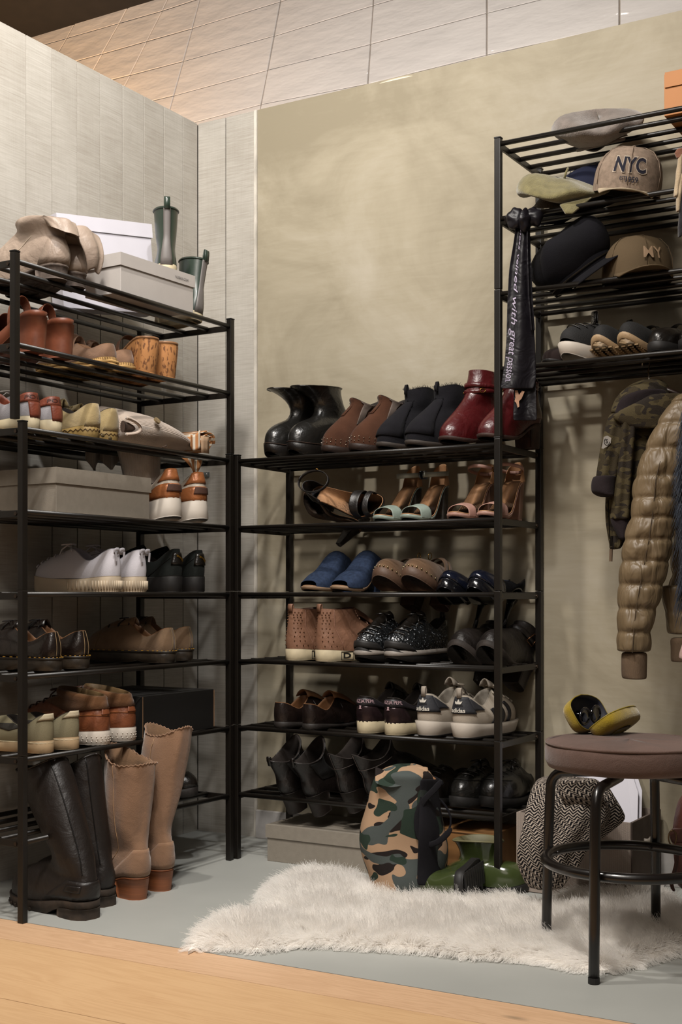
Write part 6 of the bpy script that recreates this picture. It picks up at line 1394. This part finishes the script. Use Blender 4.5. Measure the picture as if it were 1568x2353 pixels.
# ---- knotted satin scarf
SAT = mk('black_satin', '141116', .42, var=.1, vs=8, bump=.05, bs=30, wr=.35, spec=.35)
sf = empty('satin_scarf', (0, 0, 0)); tag(sf, 'long black satin scarf with white script, knotted on the bar beside the tall post', 'scarf')
dS = at_y(1205, 600, 2.942); dS = (dS - Vector((0, 0, CAMH))).dot(FV)
def rib(rows, name, wav=.006, dd=0, n=10, mat=SAT, m=22, ph=0):
    def f(a, b):
        x = b*(len(rows)-1); k = min(len(rows)-2, int(x)); g = x - k; v, l, r_ = [lerp(p, q, g) for p, q in zip(rows[k], rows[k+1])]
        return cpt(lerp(l, r_, a), v, dS + dd + wav*math.sin(a*7 + ph + b*2)*(1-.3*b))
    return sheet(f, n, m, name, mat, sf, thick=.0012, sub=1), f
_, fA = rib([(505, 1188, 1214), (560, 1180, 1216), (620, 1170, 1220), (700, 1166, 1224), (780, 1164, 1230), (830, 1160, 1232), (870, 1154, 1233), (893, 1150, 1227)], 'front_tail', dd=-.012)
rib([(505, 1196, 1218), (620, 1184, 1222), (760, 1180, 1229), (880, 1182, 1232), (967, 1179, 1235)], 'back_tail', dd=.004, ph=2)
rib([(510, 1206, 1217), (600, 1208, 1221), (680, 1212, 1224), (760, 1220, 1230)], 'side_fold', dd=-.018, ph=1)
for (u, v, a, b, c_, tl) in ((1186, 503, .024, .018, .026, 0), (1226, 500, .026, .02, .024, 1), (1207, 508, .014, .022, .03, 2)):
    cc = cpt(u, v, dS - (.01 if tl < 2 else .02)); rings = []
    M = Matrix.Translation(cc)
    g_ = MB().ball((0, 0, 0), 1, 24, 14, (a, b, c_)); g_.v = [p*(1 + .05*math.sin(math.atan2(p.z, p.x)*5 + p.y*60)) for p in g_.v]; g_.v = [M @ (p + p.normalized()*nz(p*1.0 + Vector((tl*3, 0, 0)), 70)*.006) for p in g_.v]; g_.build('knot', SAT, sf, smooth=True, sub=1)
sheet(lambda a, b: cpt(lerp(1160, 1185, a), lerp(496, 512, b) + 4*a, dS - .004 + .01*b), 5, 4, 'knot_fold', SAT, sf, thick=.003, sub=1)
WPR = mk('lilac_white_print', 'b9aec4', .6, bump=0)
_f = lambda x, y, L0, L1, c0: None
vs_, fs_ = text_tris('ness veined with great passion.', shear=.3)
xs = [v.x for v in vs_]; x0_, x1_ = min(xs), max(xs)
def onA(x, y):
    b = lerp(.06, .90, (x - x0_)/(x1_ - x0_)); sz = lerp(.14, .34, sstep(b, .1, .6)); a = lerp(.42, .20, sstep(b, .0, .75)) + y*sz
    return fA(min(1, max(0, a)), b) - FV*.0022 + RV*0
lt = link('script_lettering', [onA(v.x, v.y) for v in vs_], fs_, WPR, sf, False)
link('peach_emblem', [cpt(u, v, dS - .004) for u, v in ((1184, 897), (1190, 897), (1193, 908), (1200, 898), (1206, 900), (1199, 916), (1193, 922), (1194, 934), (1190, 937), (1187, 926), (1183, 922), (1185, 914))], [tuple(range(12))], mk('peach_print', 'b98f72', .6, bump=0), sf, False, thick=.0005)
# ---- hanging fur tails
ft = empty('fur_scarf', (0, 0, 0)); tag(ft, 'scarf of pale and black fur tails hanging at the right edge', 'scarf')
for (rows, c_, nm) in (([(342, 1556, 1580), (352, 1550, 1582), (364, 1556, 1584)], '8a5a44', 'pompom'), ([(352, 1560, 1572), (400, 1554, 1568), (440, 1549, 1560), (452, 1550, 1557)], 'b5a184', 'pale_tail'),
                    ([(400, 1560, 1575), (450, 1556, 1567), (480, 1553, 1564), (486, 1555, 1562)], 'b5a184', 'pale_tail'), ([(430, 1566, 1582), (500, 1560, 1576), (530, 1558, 1572), (545, 1558, 1566)], '17141a', 'black_tail')):
    mm = mk(nm + '_fur', c_, .95, bump=.6, bs=300, sheen=.4); o = blob(rows, 2.93, .008, nm, mm, ft, noise_=.004, ns=60, m=14, n=14)
MB().tube([cpt(1575, 340, 2.95), cpt(1572, 330, 2.99)], .004, 6).build('hanging_loop', mk('black_tail_fur', '17141a'), ft)
# ---- hangers and coats
dJ = 3.09
HNG = metalm('hanger_steel', 'b0a89c', .25)
def hanger(label, u, dpt, vb):
    h = empty('coat_hanger', (0, 0, 0)); tag(h, label, 'hanger'); 
    top = at_y(u, 815, RYF + .115)
    b0 = cpt(u + 3, vb, dpt)
    zt_ = shelf_z(6) + .010
    xx, yy = top.x, top.y
    MB().tube([(xx - .012, yy - .006, zt_ - .016), (xx - .013, yy - .006, zt_ - .004), (xx - .006, yy - .003, zt_ + .004), (xx + .002, yy, zt_ + .003), (xx + .004, yy, zt_ - .010), b0.lerp(Vector((xx, yy, zt_ - .02)), .8), b0.lerp(Vector((xx, yy, zt_)), .4), b0], .0018, 8).build('hook', HNG, h, smooth=True)
    MB().tube([b0 + Vector((-.06, .0, -.03)), b0 + Vector((-.03, .0, -.012)), b0 + Vector((0, 0, -.004)), b0 + Vector((.04, 0, -.012)), b0 + Vector((.09, 0, -.035))], .006, 8).build('shoulder_bar', mk('dark_wood_hanger', '2a1c14', .4), h, smooth=True)
hanger('steel hook hanger under the shoe shelf, carrying the hooded jacket', 1490, dJ, 886)
JK = camo('olive_black_camo_mesh', ('4b422d', '2a241e', '393122'), 26, stretch=(1, 1, 1.9), bumpy=.6); FLC = suede('dark_fleece', '2a2325')
jk = empty('hooded_jacket', (0, 0, 0)); tag(jk, 'olive and black camouflage hooded jacket hanging leftmost under the shelf', 'jacket')
blob([(955, 1402, 1560, 0, .6), (1000, 1398, 1545), (1060, 1398, 1530), (1110, 1395, 1510), (1160, 1393, 1490), (1200, 1395, 1465), (1235, 1400, 1440), (1262, 1405, 1424)], dJ, .04, 'body', JK, jk, noise_=.006, ns=14, folds=.005, m=18)
blob([(874, 1472, 1520, .02, .6), (885, 1446, 1534, .01), (905, 1422, 1542), (930, 1408, 1556), (952, 1402, 1570, -.01)], dJ, .05, 'hood', JK, jk, noise_=.005, ns=16, m=10)
blob([(895, 1478, 1528), (905, 1440, 1535), (925, 1420, 1530), (940, 1416, 1500), (950, 1412, 1450)], dJ - .045, .014, 'hood_fleece', FLC, jk, noise_=.004, ns=24, m=8)
blob([(905, 1500, 1580), (912, 1485, 1590), (925, 1462, 1585), (940, 1430, 1575), (955, 1404, 1560), (970, 1420, 1545), (985, 1450, 1525)], dJ - .065, .012, 'collar', JK, jk, noise_=.003, ns=24, m=10)
blob([(950, 1402, 1448), (990, 1390, 1440), (1030, 1382, 1432), (1070, 1376, 1425), (1100, 1371, 1420)], dJ - .04, .022, 'sleeve', JK, jk, noise_=.005, ns=18, folds=.003, fn=5, m=12)
blob([(1094, 1366, 1418, 0, .9), (1100, 1362, 1415), (1120, 1358, 1414), (1134, 1362, 1412), (1141, 1380, 1410)], dJ - .045, .03, 'turned_cuff', FLC, jk, noise_=.004, ns=30, m=8)
blob([(952, 1426, 1462), (1000, 1424, 1462), (1060, 1420, 1456), (1120, 1413, 1452), (1170, 1406, 1450), (1195, 1402, 1448)], dJ - .055, .02, 'sleeve', JK, jk, noise_=.005, ns=18, folds=.003, fn=5, m=14, seed=5)
blob([(1188, 1402, 1447), (1205, 1406, 1446), (1225, 1416, 1440), (1240, 1424, 1436)], dJ - .052, .016, 'cuff_opening', FLC, jk, noise_=.003, ns=30, m=6)
MB().tube([cpt(1406, 1232, dJ-.05), cpt(1405, 1255, dJ-.05)], .003, 8).build('zip_slider', metalm('dark_zip_metal', '3a3632', .35), jk); MB().box((0, 0, 0), (.001, .001, .001)) 
MB().tube([cpt(1405, 1262, dJ-.05), cpt(1404, 1290, dJ-.05)], .0045, 8).build('zip_pull', mk('clear_zip_pull', '6b5a4a', .2, coat=.4), jk)
MB().tube([cpt(1398 + (k*.35), 1150 + 8*k, dJ - .046) for k in range(12)], .0012, 5).build('zip', metalm('dark_zip_metal', '3a3632'), jk)
pth = [(1388, 1004), (1396, 1001), (1405, 1006), (1404, 1018), (1396, 1026), (1387, 1031), (1383, 1030), (1386, 1016)]
lp = link('sleeve_badge', [cpt(u, v, dJ - .0645) for u, v in pth], [tuple(range(8))], mk('white_badge', 'a8a29a', .5, bump=0), jk, False, thick=.001)
MB().tube([cpt(1395 + 6*math.cos(a), 1015 + 8*math.sin(a) , dJ - .0655) for a in [2*math.pi*k/12 for k in range(9)]], .0008, 5).build('badge_print', mk('black_print', '141210'), jk)
lettering('S', lambda x, y: cpt(1395 + x*12, 1014 - y*13, dJ - .0658), mk('black_print', '141210'), jk, 'badge_print', bold=.02)
# puffer
PUF = mk('khaki_nylon', '73624a', .42, var=.06, vs=10, bump=.25, bs=70, wr=.6, spec=.4, stretch=(1.6, 1.6, .5)); dP = 2.985
pj = empty('puffer_jacket', (0, 0, 0)); tag(pj, 'shiny khaki quilted puffer jacket with ribbed cuff, hanging beside the hooded jacket', 'jacket')
def quilt(edges_, d, dep, name, seed=0, tail=None):
    rows = []
    for i, (a, b) in enumerate(zip(edges_, edges_[1:])):
        for k in range(8):
            f = k/8; v = lerp(a[0], b[0], f); l = lerp(a[1], b[1], f); r_ = lerp(a[2], b[2], f); sw = abs(math.sin(math.pi*f))**.4; w_ = (r_-l)*.05
            rows.append((v, l + w_*(1-sw), r_ - w_*(1-sw), 0, .78 + .22*sw))
    blob(rows, d, dep, name, PUF, pj, noise_=.007, ns=32, seed=seed, n=44, pw=.85, folds=.0012, fn=13, sub=1)
quilt([(905, 1560, 1640), (925, 1540, 1650), (975, 1508, 1640), (1032, 1480, 1625), (1095, 1459, 1570), (1145, 1453, 1556), (1190, 1449, 1552), (1240, 1433, 1548), (1290, 1427, 1540), (1343, 1422, 1527), (1398, 1420, 1510), (1452, 1418, 1497), (1504, 1419, 1494)], dP, .045, 'quilted_sleeve')
quilt([(930, 1560, 1720), (1010, 1555, 1720), (1090, 1550, 1720), (1160, 1548, 1720), (1240, 1545, 1720), (1320, 1540, 1720), (1400, 1530, 1720)], dP+.09, .05, 'quilted_body', seed=20)
RIBC = mk('ribbed_cuff', '6f5a45', .95, bump=.5, bs=500, stretch=(1,1,.3)); 
blob([(1498, 1430, 1487), (1515, 1429, 1487), (1540, 1429, 1486), (1556, 1430, 1486), (1560, 1434, 1484)], dP, .034, 'knit_cuff', RIBC, pj, noise_=.001, m=8, n=48)
MB().tube([cpt(u, v, dP - .0455 + .002*abs(math.sin(v*.06))) for u, v in [(1518, 1060), (1508, 1100), (1504, 1145), (1499, 1190), (1492, 1240), (1482, 1290), (1472, 1343), (1462, 1398), (1457, 1452), (1454, 1500)]], .001, 6).build('sleeve_seam', mk('khaki_thread', '4a3a28', .7), pj)
quilt([(1345, 1517, 1600), (1405, 1528, 1600), (1465, 1538, 1600)], dP+.05, .03, 'quilted_sleeve', seed=40)
blob([(1465, 1540, 1600), (1490, 1543, 1600), (1518, 1542, 1600), (1521, 1546, 1598)], dP+.05, .026, 'knit_cuff', RIBC, pj, noise_=.001, m=6)
pk = empty('pink_garment', (0,0,0)); tag(pk, 'pale pink knit garment hem showing below the fur, right picture edge', 'garment')
blob([(1440, 1590, 1650), (1470, 1572, 1650), (1505, 1560, 1650), (1516, 1562, 1650)], dP-.03, .02, 'knit_hem', mk('pale_pink_knit', 'b59a90', .95, bump=.5, bs=200), pk, noise_=.003, m=8)
hanger('steel hook hanger at the right edge, carrying the puffer jacket and fur vest', 1600, dP+.03, 888)
# fur vest
fv = empty('fur_vest', (0, 0, 0)); tag(fv, 'long haired blue grey faux fur vest at the right picture edge', 'vest')
VB = mk('dark_vest_base', '15161c', .95, bump=0); blob([(890, 1580, 1700), (950, 1570, 1700), (1050, 1568, 1700), (1200, 1562, 1700), (1300, 1560, 1700), (1380, 1566, 1700)], 2.93, .03, 'vest_base', VB, fv, noise_=.005, m=16)
n_ = 5200; rs = np.random.RandomState(8); U_ = 1572 + rs.rand(n_)**1.1*110; V_ = 885 + rs.rand(n_)*440; P = np.zeros((n_, 7, 3)); cx_ = rs.randn(n_)
RVn, FVn = np.array(RV), np.array(FV)
for i in range(n_):
    p = np.array(cpt(U_[i], V_[i], 2.872 + .03*rs.rand())); 
    L0 = .06 + .07*rs.rand()
    for k in range(7):
        f = k/6; P[i, k] = p + RVn*(-.02*f*math.sin(V_[i]*.02 + cx_[i]) - .012*f + .004*cx_[i]*f) + FVn*(-.014*math.sin(f*2) ) + np.array([0, 0, -L0*f])
hairs('fur', mk('blue_grey_fur', '3b4453', .45, var=.35, vs=40, bump=0), P, .0007, .0002, fv)
